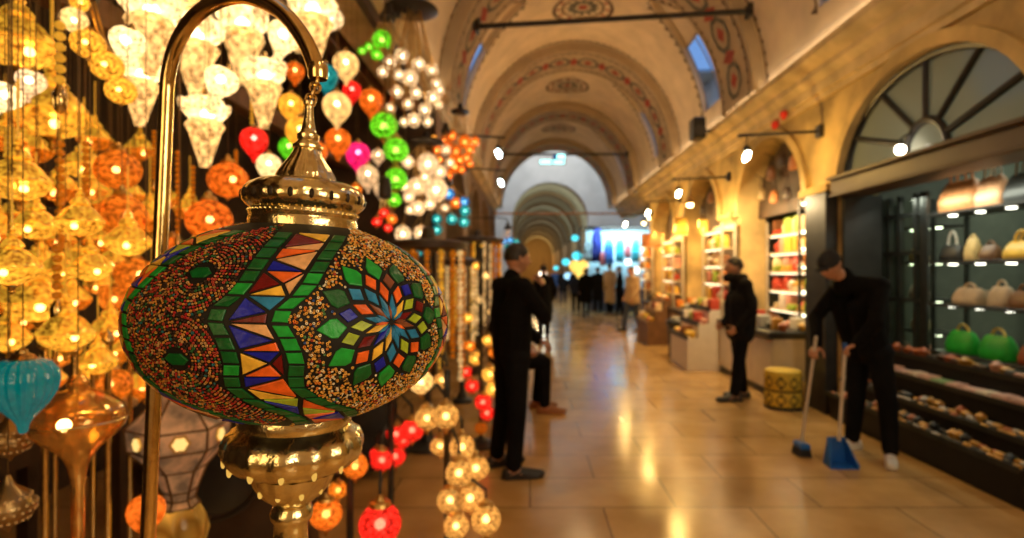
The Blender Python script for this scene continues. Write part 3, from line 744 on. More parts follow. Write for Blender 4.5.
for px_, py_, w_, Y_ in ((88,44,30,1.52), (107,66,30,1.56), (121,91,28,1.6), (74,20,24,1.5), (80,2,18,1.5)): p_ = at(px_, py_, Y_); s_ = w_*Y_/F; TAKEN.append((p_.x, p_.y, p_.z-.6*s_, p_.z+.7*s_, .5*s_))
EXT = {'drop':(-.83,.67,.5), 'ribbed':(-.86,.67,.52), 'round':(-.57,.69,.5), 'mosaic':(-.73,.73,.5), 'lotus':(-1.21,.73,.62), 'lily':(-.8,.68,.55), 'lantern':(-.57,.87,.52), 'ball':(-.5,.6,.5)}
def clash(p, s, ext):
    lo, hi, r = p.z+ext[0]*s, p.z+ext[1]*s, ext[2]*s; n = 0
    for (x, y, a, b, q) in TAKEN:
        d = math.hypot(p.x-x, p.y-y)
        if d < r+q and lo < b and hi > a: n += 10
        elif d < q+.012 and b > lo and a > hi: n += 1          # our cord through a lamp above
        elif d < r+.012 and b < lo: n += 1                     # a cord from below through this lamp
    return n
def settle(kind, px, py, w, X):
    best = None
    for k in (1, 1.06, .95, 1.12, .9, 1.18, 1.25, .86, 1.33, 1.42, 1.52, 1.64, 1.78, 1.95, 2.1):
        x = X*k
        if not -2.75 < x < -.98: continue
        p = atx(px, py, x); t2 = (px-CX)/F; s = w*p.y/F/(1+t2*t2)**.25; e = EXT[kind]; n = clash(p, s, e)+abs(k-1)*.3
        if p.y-e[2]*s < .55 or p.x-e[2]*s < -3.2: continue
        if best is None or n < best[0]: best = (n, p, s)
        if n < .9 and n == abs(k-1)*.3: break
    n, p, s = best; e = EXT[kind]; TAKEN.append((p.x, p.y, p.z+e[0]*s, p.z+e[1]*s, e[2]*s)); return p, s
def hang(kind, c, px, py, w, X, label, cat='lamp', group=None, name=None, cord=True, rz=0, beads_=False, zc=CEIL):
    p, s = settle(kind, px, py, w, X)
    P, top = parts_for(kind, c)
    NM = {'drop':'glass_pendant_lamp', 'ribbed':'ribbed_glass_lamp', 'round':'crackle_glass_pendant_lamp', 'mosaic':'mosaic_pendant_lamp', 'lotus':'lotus_pendant_lamp', 'lily':'lily_pendant_lamp', 'lantern':'gilt_pendant_lantern', 'ball':'ball_pendant_lamp'}
    o = thing(name or NM[kind], label, cat, p, rz if rz else random.uniform(0, 6), group); o.scale = (s, s, s)
    if kind == 'lily': o.rotation_euler = (0, 0, rz)
    for n, me in P: link(n, me, o)
    L = (zc-p.z)/s-top
    if L > 0 and cord:
        if beads_:
            q = link('bead_chain', bead_data, o); q.location = (0,0,top-.02); Lb = min(L, 1.1); q.scale = (.03, .03, Lb); L -= Lb
            if L > 0.02: q = link('cord', cord_me, o); q.location = (0,0,top-.02+Lb); q.scale = (1/s, 1/s, L+.02)
        else:
            q = link('cord', cord_me, o); q.location = (0,0,top-.02); q.scale = (1/s, 1/s, L+.02)
    return o
# --- frosted white flower lamps at the top
for a in [
 ('lotus','white',205,118,44,-1.20,'frosted white lotus lamp with tapering funnel, lowest one left of the small red globe'),
 ('lotus','white',264,80,42,-1.28,'frosted white lotus lamp with long funnel ending just above the small red globe'),
 ('lotus','white',243,28,50,-1.5,'white lotus lamp with its funnel seen through the top of the brass hook'),
 ('lotus','white',196,40,52,-1.45,'broad white lotus lamp tucked behind the left bend of the brass hook'),
 ('lotus','white',150,14,56,-1.3,'large white lotus lamp left of the brass hook, cut by the top edge'),
 ('lotus','white',140,78,44,-1.4,'white lotus lamp outside the brass pole with a pinkish narrow funnel'),
 ('lotus','white',313,14,46,-1.4,'tall cream white lotus lamp just right of the brass hook at the top'),
 ('lotus','cream',300,6,40,-1.9,'cream lotus lamp half hidden behind the right bend of the brass hook'),
 ('lotus','cream',174,8,44,-1.9,'cream lotus lamp deeper in the stall above the left bend of the hook'),
 ('lily','white',221,83,34,-1.18,'tilted frosted white lily bell lamp hanging inside the brass hook'),
 ('lily','white',284,38,34,-1.35,'tilted white lily bell lamp close to the inner right side of the hook'),
 ('lily','white',127,44,36,-1.25,'tilted white lily bell lamp beside the large lotus lamp left of the hook'),
 ('lily','pearl',330,20,26,-1.45,'small white lily bell lamp right of the hook near the top edge'),
 ('lily','white',5,98,34,-1.25,'white lily bell lamp at the left edge under the big gilt lantern'),
 ('lily','pearl',30,83,30,-1.25,'pale pink white lily bell lamp directly below the big gilt lantern'),
 ('lily','white',232,6,40,-1.75,'white lily bell lamp at the top edge inside the arch of the hook'),
 ]: hang(*a, rz=random.uniform(-.6,.6) if a[0] == 'lily' else 0)
# --- coloured blown drops
for a in [
 ('drop','gold',291,106,25,-1.3,'golden yellow teardrop lamp left of the chain above the brass cap'),
 ('drop','gold',300,132,29,-1.22,'larger golden yellow teardrop lamp right behind the tip of the brass cap'),
 ('drop','green',289,148,21,-1.45,'plain green teardrop lamp behind the golden teardrop left of the brass cap'),
 ('drop','red',254,141,28,-1.2,'red teardrop lamp hanging left of the green and golden teardrops'),
 ('drop','white',269,166,25,-1.15,'white teardrop lamp below and right of the red globe beside the brass cap'),
 ('drop','orange',295,72,19,-1.5,'small orange teardrop lamp inside the right side of the brass hook'),
 ('drop','teal',326,77,25,-1.25,'turquoise teardrop lamp behind the end of the brass hook'),
 ('drop','cream',346,65,26,-1.3,'cream yellow teardrop lamp right of the turquoise one'),
 ('drop','cream',337,107,29,-1.15,'pale cream teardrop lamp right of the lamp chain'),
 ('drop','red',352,91,19,-1.4,'small red teardrop lamp between the two cream teardrops'),
 ('drop','orange',371,101,24,-1.3,'orange teardrop lamp above the topmost green mosaic globe'),
 ('drop','orange',338,141,26,-1.3,'orange teardrop lamp right below the pale cream teardrop'),
 ('drop','magenta',358,155,25,-1.2,'magenta pink teardrop lamp'),
 ('drop','pearl',368,176,22,-1.15,'pearl white teardrop lamp just below the magenta teardrop'),
 ('drop','pearl',378,156,14,-1.4,'small pearl white teardrop lamp right of the magenta teardrop'),
 ('drop','pearl',380,190,13,-1.3,'small pearl white teardrop lamp under the bigger pearl one beside the cap'),
 ('drop','amber',356,190,13,-1.4,'small amber teardrop lamp beside the right shoulder of the brass cap'),
 ('drop','orange',318,152,20,-1.6,'deep orange teardrop lamp partly behind the tip of the brass cap'),
 ]: hang(*a)
# --- big blown glass
hang('ribbed','teal',23,386,66,-1.15,'large ribbed turquoise glass lamp with pointed tip, far left', name='ribbed_glass_lamp')
hang('drop','orange',146,512,38,-1.08,'orange blown glass drop lamp partly behind the foot of the brass pole')
for a in [
 ('round','amber',118,170,46,-1.25,'amber crackle glass globe beside the brass pole, upper of two'),
 ('round','amber',122,216,50,-1.3,'deep amber crackle glass globe directly below another by the pole'),
 ('round','orange',228,180,40,-1.2,'orange crackle glass globe left of the white teardrop, above the mosaic lamp'),
 ('round','orange',209,220,46,-1.2,'orange crackle glass globe resting in view just over the mosaic lamp'),
 ('round','orange',172,250,30,-1.5,'dim orange crackle globe just right of the brass pole above the mosaic lamp'),
 ('round','amber',135,275,40,-1.6,'amber crackle globe left of the pole beside the end of the mosaic lamp'),
 ('round','amber',118,300,34,-1.45,'amber crackle globe touching the left tip of the mosaic lamp'),
 ('round','amber',112,385,40,-1.55,'amber crackle globe below the left end of the mosaic lamp'),
 ]: hang(*a)
# --- gilt lanterns: the ones that stand out
for a in [
 ('lantern','gold',18,45,76,-1.05,'large gilt lantern in the top left corner with a pointed dome'),
 ('lantern','gold',52,115,74,-1.12,'wide gilt lantern with glowing bowl, second below the top left corner'),
 ('lantern','gold',18,182,62,-1.1,'gilt lantern at the left edge under the wide one'),
 ('lantern','gold',36,226,44,-1.15,'gilt lantern with a white hot bulb near the left edge, above the bead strands'),
 ('lantern','gold',80,222,46,-1.2,'gilt lantern left of the deep amber globe'),
 ('lantern','gold',90,268,42,-1.2,'narrow gilt lantern with stepped dome left of the mosaic lamp tip'),
 ('lantern','gold',12,268,56,-1.1,'gilt lantern cut by the left edge at mid height'),
 ('lantern','gold',38,302,62,-1.12,'broad gilt lantern above the turquoise glass lamp'),
 ('lantern','gold',66,334,54,-1.15,'gilt lantern up and right of the turquoise glass lamp'),
 ('lantern','gold',98,362,38,-1.25,'small gilt lantern with tall spire under the left tip of the mosaic lamp'),
 ('lantern','gold',8,338,44,-1.1,'gilt lantern at the left edge behind the top of the turquoise lamp'),
 ('lantern','gold',58,270,36,-1.5,'gilt lantern half hidden between two lanterns left of the mosaic lamp'),
 ('lantern','gold',128,242,44,-1.4,'gilt lantern hanging under the deep amber globe by the pole'),
 ('lantern','gold',84,166,40,-1.7,'gilt lantern deep behind the upper amber globe'),
 ]: hang(*a, beads_=True)
for px, py, w, X in [(60,190,40,-1.6),(140,320,40,-1.7),(150,220,36,-1.8),(110,330,40,-1.8),(30,150,44,-1.7),(100,240,36,-1.9),(20,215,40,-1.8),(70,300,40,-1.8),(85,395,40,-1.7),(120,350,36,-1.9),(45,380,40,-1.7),(145,385,38,-1.6),(130,195,30,-2.0),(60,240,30,-2.0),(25,320,34,-1.9),(100,285,30,-2.0),(152,285,30,-2.0),(165,370,30,-1.9),(5,140,40,-1.5),(190,210,30,-2.0),(0,235,40,-1.6),(140,150,30,-2.1),(165,200,28,-2.2),(40,262,36,-1.7),(112,262,34,-1.9),(28,120,40,-1.8),(90,190,32,-2.2),(75,262,34,-2.1),(10,302,42,-1.6),(128,395,34,-1.9),(60,355,34,-1.9),(172,325,26,-2.2),(205,240,26,-2.2),(95,140,34,-2.0),(150,345,30,-2.1),(108,205,30,-2.3)]:
    hang('lantern','amber',px,py,w,X,'amber gilt lantern in the dim back rows of the lantern cluster','lamp','gilt lanterns in the back rows', beads_=True)
# gold jewel-like cluster
def chandelier(label, discpt, globes, c, kind='ball', group=None, r=.1, zc=CEIL, cat='chandelier', extra=None):
    o = thing('globe_chandelier', label, cat, (discpt.x, discpt.y, discpt.z), 0, group)
    m = MB(); m.lathe([(.01,.12), (.03,.11), (.04,.05), (r,.02), (r*1.1,0), (r*.9,-.02), (.01,-.03)], 24); m.build('ceiling_plate', iron, o)
    q = link('rod', cord_me, o); q.location = (0,0,.1); q.scale = (3,3,max(.01, zc-discpt.z-.1))
    for g in globes:
        px, py, w, Y = g[:4]; cc = g[4] if len(g) > 4 else c
        p = at(px, py, Y)-discpt; s = w*Y/F
        P, top = parts_for(kind, cc)
        gl = None
        for n, me in P:
            if gl is None: gl = link(n, me, o); gl.location = p; gl.scale = (s,s,s)
            else: link(n, me, gl)
        a = p+Vector((0,0,top*s*.95)); e = Vector((p.x*.3, p.y*.3, 0)); 
        if a.z < -.02:
            ln = MB(); ln.tube([a, (a+e)/2-Vector((0,0,.03)), e], .004, 5); ln.build('chain', brass_old, o)
    return o
chandelier('cluster of three gilt jewel globes slanting down left of the white lotus lamps', at(78, -10, 1.55), [(88,44,30,1.52), (107,66,30,1.56), (121,91,28,1.6)], 'gold', 'round', r=.05)
chandelier('single clear crackle globe with a small one above, left of the gilt jewel cluster', at(76,-40,1.5), [(74,20,24,1.5,'cream'), (80,2,18,1.5,'gold')], 'cream', 'ball', r=.04)
# bead strands
def strand(px, y0, y1, X, label, r=.012, c='gold'):
    a, b = atx(px, y0, X), atx(px, y1, X); L = a.z-b.z
    o = thing('hanging_bead_strand', label, 'bead strand', (b.x, b.y, b.z)); n = max(6, int(L/(r*2)))
    m = MB()
    for i in range(n): m.sphere((0,0,L*(i+.5)/n), r, 0, (1,1,.95), 8, 6)
    m.build('beads', gm(c, .0, .4, 20, k=.4), o)  # beads hold no lamp, their shine is a glow in the material
    m = MB(); m.lathe([(r*.5,0), (r*1.4,-r*2), (r*1.1,-r*5), (.001,-r*6)], 10); m.build('tassel', brass, o)
    q = link('cord', cord_me, o); q.location = (0,0,L); q.scale = (1,1,CEIL-b.z-L)
for a in [(60,140,250,-1.35,'thick amber bead strand below the wide gilt lantern'), (86,140,205,-1.5,'amber bead strand left of the upper amber globe'), (57,245,300,-1.3,'amber bead strand ending above the broad gilt lantern'), (10,128,165,-1.2,'pair strand of pale beads near the left edge'), (60,20,85,-1.15,'gold bead strand right of the large corner lantern'), (178,150,235,-1.5,'brown amber bead strand right of the brass pole'), (236,150,172,-1.6,'short brown bead strand above the orange crackle globe'), (193,165,215,-1.7,'dark amber bead strand between the pole and the orange globes'), (154,130,180,-2.0,'thin amber bead strand behind the brass pole'), (252,86,125,-1.6,'short bead strand right of the lowest lotus lamp')]:
    strand(*a, c='amber' if 'amber' in a[4] or 'brown' in a[4] else 'gold')
def lustre():
    m, t = nt_new('gold_lustre_glass'); L = t.links.new; out = N(t, 'ShaderNodeOutputMaterial'); tc = N(t, 'ShaderNodeTexCoord')
    nz = N(t, 'ShaderNodeTexNoise', Scale=16.0, Detail=5.0); L(tc.outputs['Object'], nz.inputs['Vector'])
    b = N(t, 'ShaderNodeBsdfPrincipled', Metallic=.85, Roughness=.12); b.inputs['Base Color'].default_value = (.98,.66,.24,1)
    bp = N(t, 'ShaderNodeBump', Strength=.35, Distance=.01); L(nz.outputs['Fac'], bp.inputs['Height']); L(bp.outputs[0], b.inputs['Normal'])
    tr = N(t, 'ShaderNodeBsdfTransparent', Color=(1,.66,.25,1)); mx = N(t, 'ShaderNodeMixShader'); mr = N(t, 'ShaderNodeMapRange'); mr.inputs[1].default_value = .4; mr.inputs[2].default_value = .62; mr.inputs[3].default_value = .12; mr.inputs[4].default_value = .75
    L(nz.outputs['Fac'], mr.inputs[0]); L(mr.outputs[0], mx.inputs[0]); L(b.outputs[0], mx.inputs[1]); L(tr.outputs[0], mx.inputs[2]); L(mx.outputs[0], out.inputs[0]); return m
# --- gold lustre glass with a long stem, under the lanterns
p = atx(78, 425, -1.12); s = 96*p.y/F/1.15
g = thing('gold_glass_lamp', 'wide gold lustre glass lamp tapering into a long stem below the turquoise one', 'lamp', p)
lust = lustre()
m = MB(); m.lathe([(.06*s,.60*s), (.12*s,.52*s), (.10*s,.44*s), (.3*s,.36*s), (.45*s,.22*s), (.50*s,.08*s), (.47*s,-.03*s), (.36*s,-.16*s), (.24*s,-.27*s), (.15*s,-.38*s), (.10*s,-.5*s), (.075*s,-.7*s), (.065*s,-1.3*s), (.05*s,-1.45*s), (.01*s,-1.5*s)], 40); m.build('glass_bowl', lust, g)
m = MB(); m.tube([(.5*s*math.cos(t), .5*s*math.sin(t), .07*s) for t in [2*PI*i/32 for i in range(32)]], .012*s, 6, closed=True); m.build('rim', gilt, g)
m = MB(); m.sphere((0,-.2*s,.05*s), .07*s); m.build('bulb', bulbw, g)
q = link('cord', cord_me, g); q.location = (0,0,.58*s); q.scale = (1,1,CEIL-p.z-.58*s)
# beaded dark brass lanterns bottom left
for px, py, w, lab, X_ in ((10,440,44,'dark brass beaded lantern at the left edge below the turquoise lamp',-1.3), (8,508,50,'dark brass beaded lantern in the bottom left corner',-1.1)):
    p = atx(px, py, X_); s = w*p.y/F/1.15
    o = thing('beaded_brass_pendant_lantern', lab, 'lamp', p)
    m = MB(); m.lathe([(.05*s,.75*s), (.1*s,.6*s), (.16*s,.5*s), (.35*s,.35*s), (.5*s,.12*s), (.52*s,0), (.45*s,-.2*s), (.25*s,-.36*s), (.08*s,-.45*s), (.02*s,-.55*s)], 28); m.build('body', pm('pierced_brass', (.35,.24,.11), .3, .9, .4), o)
    m = MB()
    for j, (rr, zz) in enumerate(((.42,.25), (.52,.08), (.51,-.06), (.40,-.25))):
        for i in range(20): a = 2*PI*(i+.5*(j%2))/20; m.sphere((rr*s*math.cos(a), rr*s*math.sin(a), zz*s), .035*s, n=6, rings=4)
    m.build('beading', glow('bead_glint', (.8,.45,.15), .12, 0), o)  # glint put into the brass beads as a faint glow
    q = link('cord', cord_me, o); q.location = (0,0,.7*s); q.scale = (1,1,(CEIL-p.z-.7*s))
# --- six-sided star lantern under the mosaic lamp
p = atx(180, 436, -1.3); s = 104*p.y/F/1.2
o = thing('star_lantern', 'cream panelled six-sided lantern with star emblems behind the brass pole', 'lamp', p, R_(-28))
cream = pm('cream_fretwork', (.62,.45,.27), .6, 0, .2, 20)
H6 = [(.16,.5), (.52,.14), (.50,-.10), (.27,-.36), (.17,-.62), (.15,-.72), (.20,-.80)]
for i in range(6):
    a0, a1 = 2*PI*i/6, 2*PI*(i+1)/6
    m = MB()
    for (r0, z0), (r1, z1) in zip(H6[:-1], H6[1:]):
        m.add([(r0*s*math.cos(a0), r0*s*math.sin(a0), z0*s), (r0*s*math.cos(a1), r0*s*math.sin(a1), z0*s), (r1*s*math.cos(a1), r1*s*math.sin(a1), z1*s), (r1*s*math.cos(a0), r1*s*math.sin(a0), z1*s)], [(0,1,2,3)])
    pn = m.build('panel', glow('cream_panel_glow', (.9,.58,.32), .10, .02, .25, 12, rough=.5), o, False)  # faint glow put in for the lamplight falling on the panels
    am = (a0+a1)/2; ca, sa = math.cos(am), math.sin(am); k = math.cos(PI/6)
    m = MB(); cx, cz = .515*k*s, .02*s
    t1 = Vector((-sa, ca, 0)); t2 = Vector((0,0,1)); n_ = Vector((ca, sa, 0)); c0 = n_*(cx+.012*s)+t2*cz
    for rr, dep, n6 in ((.11,.0,12), (.08,.006,12)):
        ring = [c0+n_*dep*s*2+(t1*math.cos(2*PI*j/n6)+t2*math.sin(2*PI*j/n6))*(rr*s*(1 if j%2 == 0 else .82)) for j in range(n6)]
        m.add(ring, [tuple(range(n6))], 0 if rr > .1 else 1)
    m.build('star_emblem', [brass_old, lamp('star_emblem_light', (1,.62,.18), 1.2)], o, False)
m = MB()
for i in range(6):
    a = 2*PI*i/6; m.tube([(r*1.01*s*math.cos(a), r*1.01*s*math.sin(a), z*s) for r, z in H6], .014*s, 6)
for r, z in H6: m.tube([(r*1.01*s*math.cos(2*PI*i/6), r*1.01*s*math.sin(2*PI*i/6), z*s) for i in range(6)], .013*s, 6, closed=True)
m.build('frame', pm('dark_brass_frame', (.16,.09,.035), .4, .6), o)
m = MB(); m.lathe([(.19*s,-.80*s), (.27*s,-.95*s), (.30*s,-1.1*s), (.26*s,-1.25*s), (.12*s,-1.35*s)], 24); b = m.build('glowing_bowl', gm('yellow', .1, .5, 4, True, k=.5), o)
q = link('cord', cord_me, o); q.location = (0,0,.5*s); q.scale = (2,2,CEIL-p.z-.5*s)
# --- chandeliers on the right end of the stall
chandelier('white crackle globe chandelier high on the right end of the lamp stall', at(412,10,4.7), [(402,56,16,4.7), (419,64,14,4.6), (432,70,14,4.8), (390,62,14,4.75), (410,78,17,4.5), (436,84,12,4.7), (397,92,14,4.7), (416,93,13,4.8), (433,98,16,4.55), (408,104,12,4.6), (425,110,14,4.8), (414,120,15,4.6), (399,75,12,4.4), (440,90,10,4.9), (383,72,12,4.6), (404,122,10,4.5), (428,122,11,4.7), (391,108,11,4.8), (438,104,11,4.6)], 'clear', r=.2)
chandelier('chandelier of plump white glass balls low on the right end of the lamp stall', at(426,142,6.2), [(428,164,22,6.2), (440,172,14,6.0), (417,186,18,6.3), (436,190,24,6.1), (408,162,13,6.2), (409,197,12,6.2), (418,208,15,6.1), (425,177,12,6.4), (405,186,11,6.3), (403,234,17,6.4), (421,233,15,6.2), (410,210,10,6.4), (430,204,12,6.2)], 'pearl', r=.18)
chandelier('string of green mosaic globes at the middle right of the lamp stall', at(388,18,4.3), [(384,126,27,4.3), (396,150,25,4.2), (396,179,23,4.3), (394,200,15,4.3), (382,40,19,4.3), (377,55,12,4.4), (369,47,9,4.5), (362,51,8,4.5)], 'green', 'mosaic', r=.06)
chandelier('orange red mosaic globe chandelier near the corner of the lamp stall', at(460,112,7.6), [(452,136,11,7.6), (465,142,13,7.4), (456,152,12,7.7), (470,150,10,7.6), (460,160,11,7.4), (455,167,13,7.5), (467,158,10,7.8), (448,146,9,7.7), (449,176,9,7.6), (444,140,7,7.6), (475,142,10,7.7), (452,160,9,7.3), (462,170,8,7.5), (470,164,8,7.6)], 'orange', 'mosaic', r=.12)
chandelier('small turquoise and blue ball chandelier above the dark round rack', at(446,184,7.0), [(449,194,11,7.0,'blue'), (464,202,10,7.0,'blue'), (465,211,11,7.0), (464,222,11,7.0), (452,219,11,7.0), (437,219,10,7.0), (437,230,10,7.0), (409,242,11,7.0), (418,251,11,7.0), (425,241,9,7.0), (456,203,11,7.0,'orange'), (445,208,8,7.0,'pearl')], 'teal', r=.08)
chandelier('pair of small red and amber mosaic globes beside the cap of the large lamp', at(385,195,3.6), [(384,213,10,3.6), (392,219,11,3.6,'orange'), (377,222,10,3.6), (388,228,9,3.7)], 'red', 'mosaic', r=.04)
chandelier('small warm globe chandelier between the orange and the white clusters', at(446,132,7.2), [(434,139,7,7.1,'yellow'), (437,150,9,7.1,'orange'), (446,150,10,7.1,'pearl'), (450,163,9,7.1,'pearl'), (440,160,7,7.1,'amber')], 'orange', r=.06)
o = chandelier('blue and turquoise lamps on a wall arm near the person raising a hand', at(508,228,11.0), [(508,247,7,11,'teal'), (516,243,8,11,'teal'), (510,240,6,11,'blue'), (504,241,6,11,'blue'), (506,255,6,11,'pearl'), (499,246,6,10.8,'pearl')], 'teal', r=.08, zc=at(508,222,11).z)
m = MB(); m.tube([(0,0,.12), (0,0,.16), (-.1,0,.2), (-.78,0,.2)], .012, 8); m.build('wall_arm', iron, o)
YR = [(490,374,17,5.6,'yellow'), (494,389,16,5.5,'yellow'), (476,358,14,5.7,'yellow'), (483,402,17,5.5,'red'), (487,413,15,5.6,'red'), (472,386,14,5.7,'red'), (481,428,13,5.6,'orange'), (466,372,12,5.7,'red'), (470,346,11,5.6,'amber'), (488,340,12,5.6,'yellow'), (468,318,10,5.7,'yellow'), (480,300,9,5.6,'cream'), (492,312,9,5.7,'cream'), (486,276,8,5.6,'cream'), (476,266,8,5.7,'yellow'), (494,352,12,5.5,'amber')]
# --- dark round racks with strands of gilt beads
def rack(px, py, Y, rpx, label, n=16, zb=.55):
    c = at(px, py, Y); r = rpx*Y/F
    o = thing('strand_rack', label, 'display rack', (c.x, c.y, 0))
    m = MB(); m.lathe([(.01,c.z+.16), (.05,c.z+.15), (.07,c.z+.06), (r*.8,c.z+.04), (r,c.z+.02), (r,c.z-.03), (r*.85,c.z-.05), (.02,c.z-.05)], 32); m.build('top_disc', wood_dk, o)
    m = MB(); m.cyl((0,0,.03), (0,0,c.z+.02), .03, 12); m.lathe([(r*.6,0), (r*.6,.03), (.06,.06), (.03,.14)], 28); m.build('pole', black, o)
    for i in range(n):
        a = 2*PI*i/n+.15; x, y = r*.86*math.cos(a), r*.86*math.sin(a); L = c.z-.05-zb-random.uniform(0, .25)
        m = MB(); k = int(L/.05)
        for j in range(k): m.sphere((x, y, c.z-.05-L*(j+.5)/k), .021 if j%3 else .028, 0, (1,1,1.1), 6, 5)
        m.build('bead_strand', gm(random.choice(['gold','amber','cream','amber']), 0, .6, 16, k=.42), o)  # lamplight on the strands is put in as a glow of their own
    return o
rack(428,245,4.9,40,'dark disc-topped rack hung with gilt bead strands, right of the mosaic lamp')
rack(478,240,8.6,26,'second, farther rack of gilt bead strands close to the person raising a hand', 14)
rack(462,262,6.6,17,'slim rack of amber bead strands between the two disc racks', 8)
# --- globe floor lamps
def floorlamp(px, Y, globes, c, label, ztop):
    b = at(px, 300, Y); o = thing('globe_floor_lamp', label, 'floor lamp', (b.x, b.y, 0))
    m = MB(); m.cyl((0,0,.02), (0,0,ztop), .016, 10); m.build('pole', black, o); m = MB(); m.lathe([(.16,0), (.16,.02), (.05,.04), (.02,.08)], 24); m.build('base', black, o)
    for g in globes:
        x, y, w, dy = g[:4]; cc = g[4] if len(g) > 4 else c
        p = at(x, y, Y+dy); p = Vector((p.x-b.x, p.y-b.y, p.z)); s = w*(Y+dy)/F
        P, top = parts_for('mosaic', cc); gl = None
        for n, me in P:
            if gl is None: gl = link(n, me, o); gl.location = p; gl.scale = (s,s,s)
            else: link(n, me, gl)
        e = p+Vector((0,0,.7*s)); m = MB(); m.tube([e, e+Vector((0,0,.04)), Vector((p.x*.5, p.y*.5, p.z+.7*s+.09)), Vector((0,0,p.z+.7*s+.03))], .008, 6); m.build('arm', black, o)
floorlamp(481, 4.95, [(x, y, w, (Y-5.6)*.8, c) for x, y, w, Y, c in YR], 'red', 'tall floor lamp of yellow and red mosaic globes left of the person raising a hand', 1.75)
floorlamp(447, 2.75, [(427,418,24,.05), (446,416,26,-.12), (462,447,26,-.08), (459,473,28,-.16), (476,468,26,.08), (450,500,26,-.16), (470,498,28,.0), (456,526,26,-.18), (486,519,30,-.08), (421,382,24,.1,'cream'), (442,380,16,.1), (440,446,20,.06)], 'bronze', 'black floor lamp with a spiral of cream mosaic globes near the person raising a hand', 1.05)
floorlamp(391, 3.0, [(396,434,20,.05), (412,430,23,-.1), (382,460,22,-.05), (395,456,21,.12), (377,454,14,.1), (403,440,16,.1)], 'red', 'black floor lamp with small red mosaic globes under the mosaic lamp', .85)
floorlamp(350, 2.6, [(355,466,25,.0,'orange'), (326,514,31,-.1,'orange'), (338,490,18,.1,'amber')], 'orange', 'floor lamp with orange mosaic globes beside the brass finial', .75)
floorlamp(381, 2.55, [(380,524,42,-.08,'red')], 'red', 'table lamp with one large red mosaic globe at the bottom edge', .5)
# tables and fittings of the stall
def table(name, label, x0, x1, y0, y1, h, mat, th=.05):
    o = thing(name, label, 'table', ((x0+x1)/2, (y0+y1)/2, 0)); dx, dy = x1-x0, y1-y0
    m = MB(); m.box((0,0,h-th/2), (dx,dy,th), 0, 0, .01); m.build('table_top', mat, o)
    m = MB(); m.box((0,0,h-th-.06), (dx-.1,dy-.1,.1)); m.build('apron', wood_dk, o, False)
    for sx in (-1,1):
        for sy in (-1,1): m = MB(); m.box((sx*(dx/2-.06), sy*(dy/2-.06), (h-th)/2), (.06,.06,h-th)); m.build('leg', wood_dk, o, False)
table('display_table', 'pale topped table at the back of the stall behind the gold stemmed lamp', -2.7, -2.1, 1.7, 3.0, .86, wood_lt)
table('display_table', 'low dark table standing under the small red mosaic globes', -2.5, -1.75, 3.4, 5.2, .38, wood_dk)
for i, (px, X) in enumerate([(45,-1.62), (55,-1.95), (75,-1.42), (93,-1.75), (108,-1.5), (130,-1.85)]):
    p = atx(px, 430, X); m = MB(); m.cyl((0,0,0), (0,0,1.28), .011, 10); m.lathe([(.07,0), (.07,.012), (.02,.03)], 16); m.lathe([(.011,1.27), (.02,1.285), (.012,1.31), (.001,1.33)], 12)
    o = m.build('brass_upright', brass); o.location = (p.x, p.y, 0); tag(o, 'thin brass upright standing in the dark below the gilt lanterns', 'pole', 'brass uprights below the lanterns')
# round black tray leaning under the mosaic lamp, black bundle, ceiling joist
p = at(222, 470, 2.35); m = MB(); m.M = Matrix.Translation(p) @ Matrix.Rotation(R_(68), 4, 'X') @ Matrix.Rotation(0, 4, 'Z'); m.lathe([(.001,0), (.17,0), (.19,.02), (.2,.05), (.205,.05), (.195,.0), (.17,-.012), (.001,-.012)], 40)
tag(m.build('round_tray', black), 'round black tray leaning in the dark under the mosaic lamp', 'tray')
m = MB(); m.box((p.x, p.y+.25, .34), (.5,.34,.68), 0, 0, .01); o = m.build('wooden_chest', wood_dk); tag(o, 'dark wooden chest behind the leaning round black tray', 'chest')
p = at(352,500,3.9); m = MB()
for a in ((-.16,0,.38,.2), (.12,0,.36,.21), (0,0,.52,.2), (.2,.05,.5,.13), (-.1,.05,.6,.14), (.28,0,.22,.16), (-.25,0,.22,.18)): m.sphere((a[0], a[1], a[2]), a[3], 0, (1,.8,1.0), 14, 10)
m.sphere((0,0,.2), .3, 0, (1.2,.7,.66), 16, 10)
o = baked(m, 'cloth_bundle', pm('black_cloth', (.012,.011,.012), .8, 0, .3, 8, .3), .025); o.location = (p.x-.1, p.y+.35, 0); tag(o, 'black cloth bundle on the floor behind the large red globe', 'bundle')
for i, (x, z) in enumerate(((-2.4, 2.95), (-1.9, 3.75))):
    m = MB(); m.box((x, 3.4, z), (.14, 7.8, .16), 0, 0, .008); tag(m.build('ceiling_joist', wood), ['brown wooden joist above the white lotus lamps', 'upper brown joist carrying the lamp cords'][i], 'beam')
m = MB(); m.box((-2.75, 1.9, 1.95), (.3, 3.2, .04), 0, 0, .005)
m.box((-2.6, 1.9, 2.02), (.02, 3.2, .1), 0, 0, .004)
tag(m.build('wall_shelf', pm('red_brown_wood', (.13,.045,.018), .5, 0, .3)), 'red brown shelf on the back wall of the lamp stall', 'shelf')
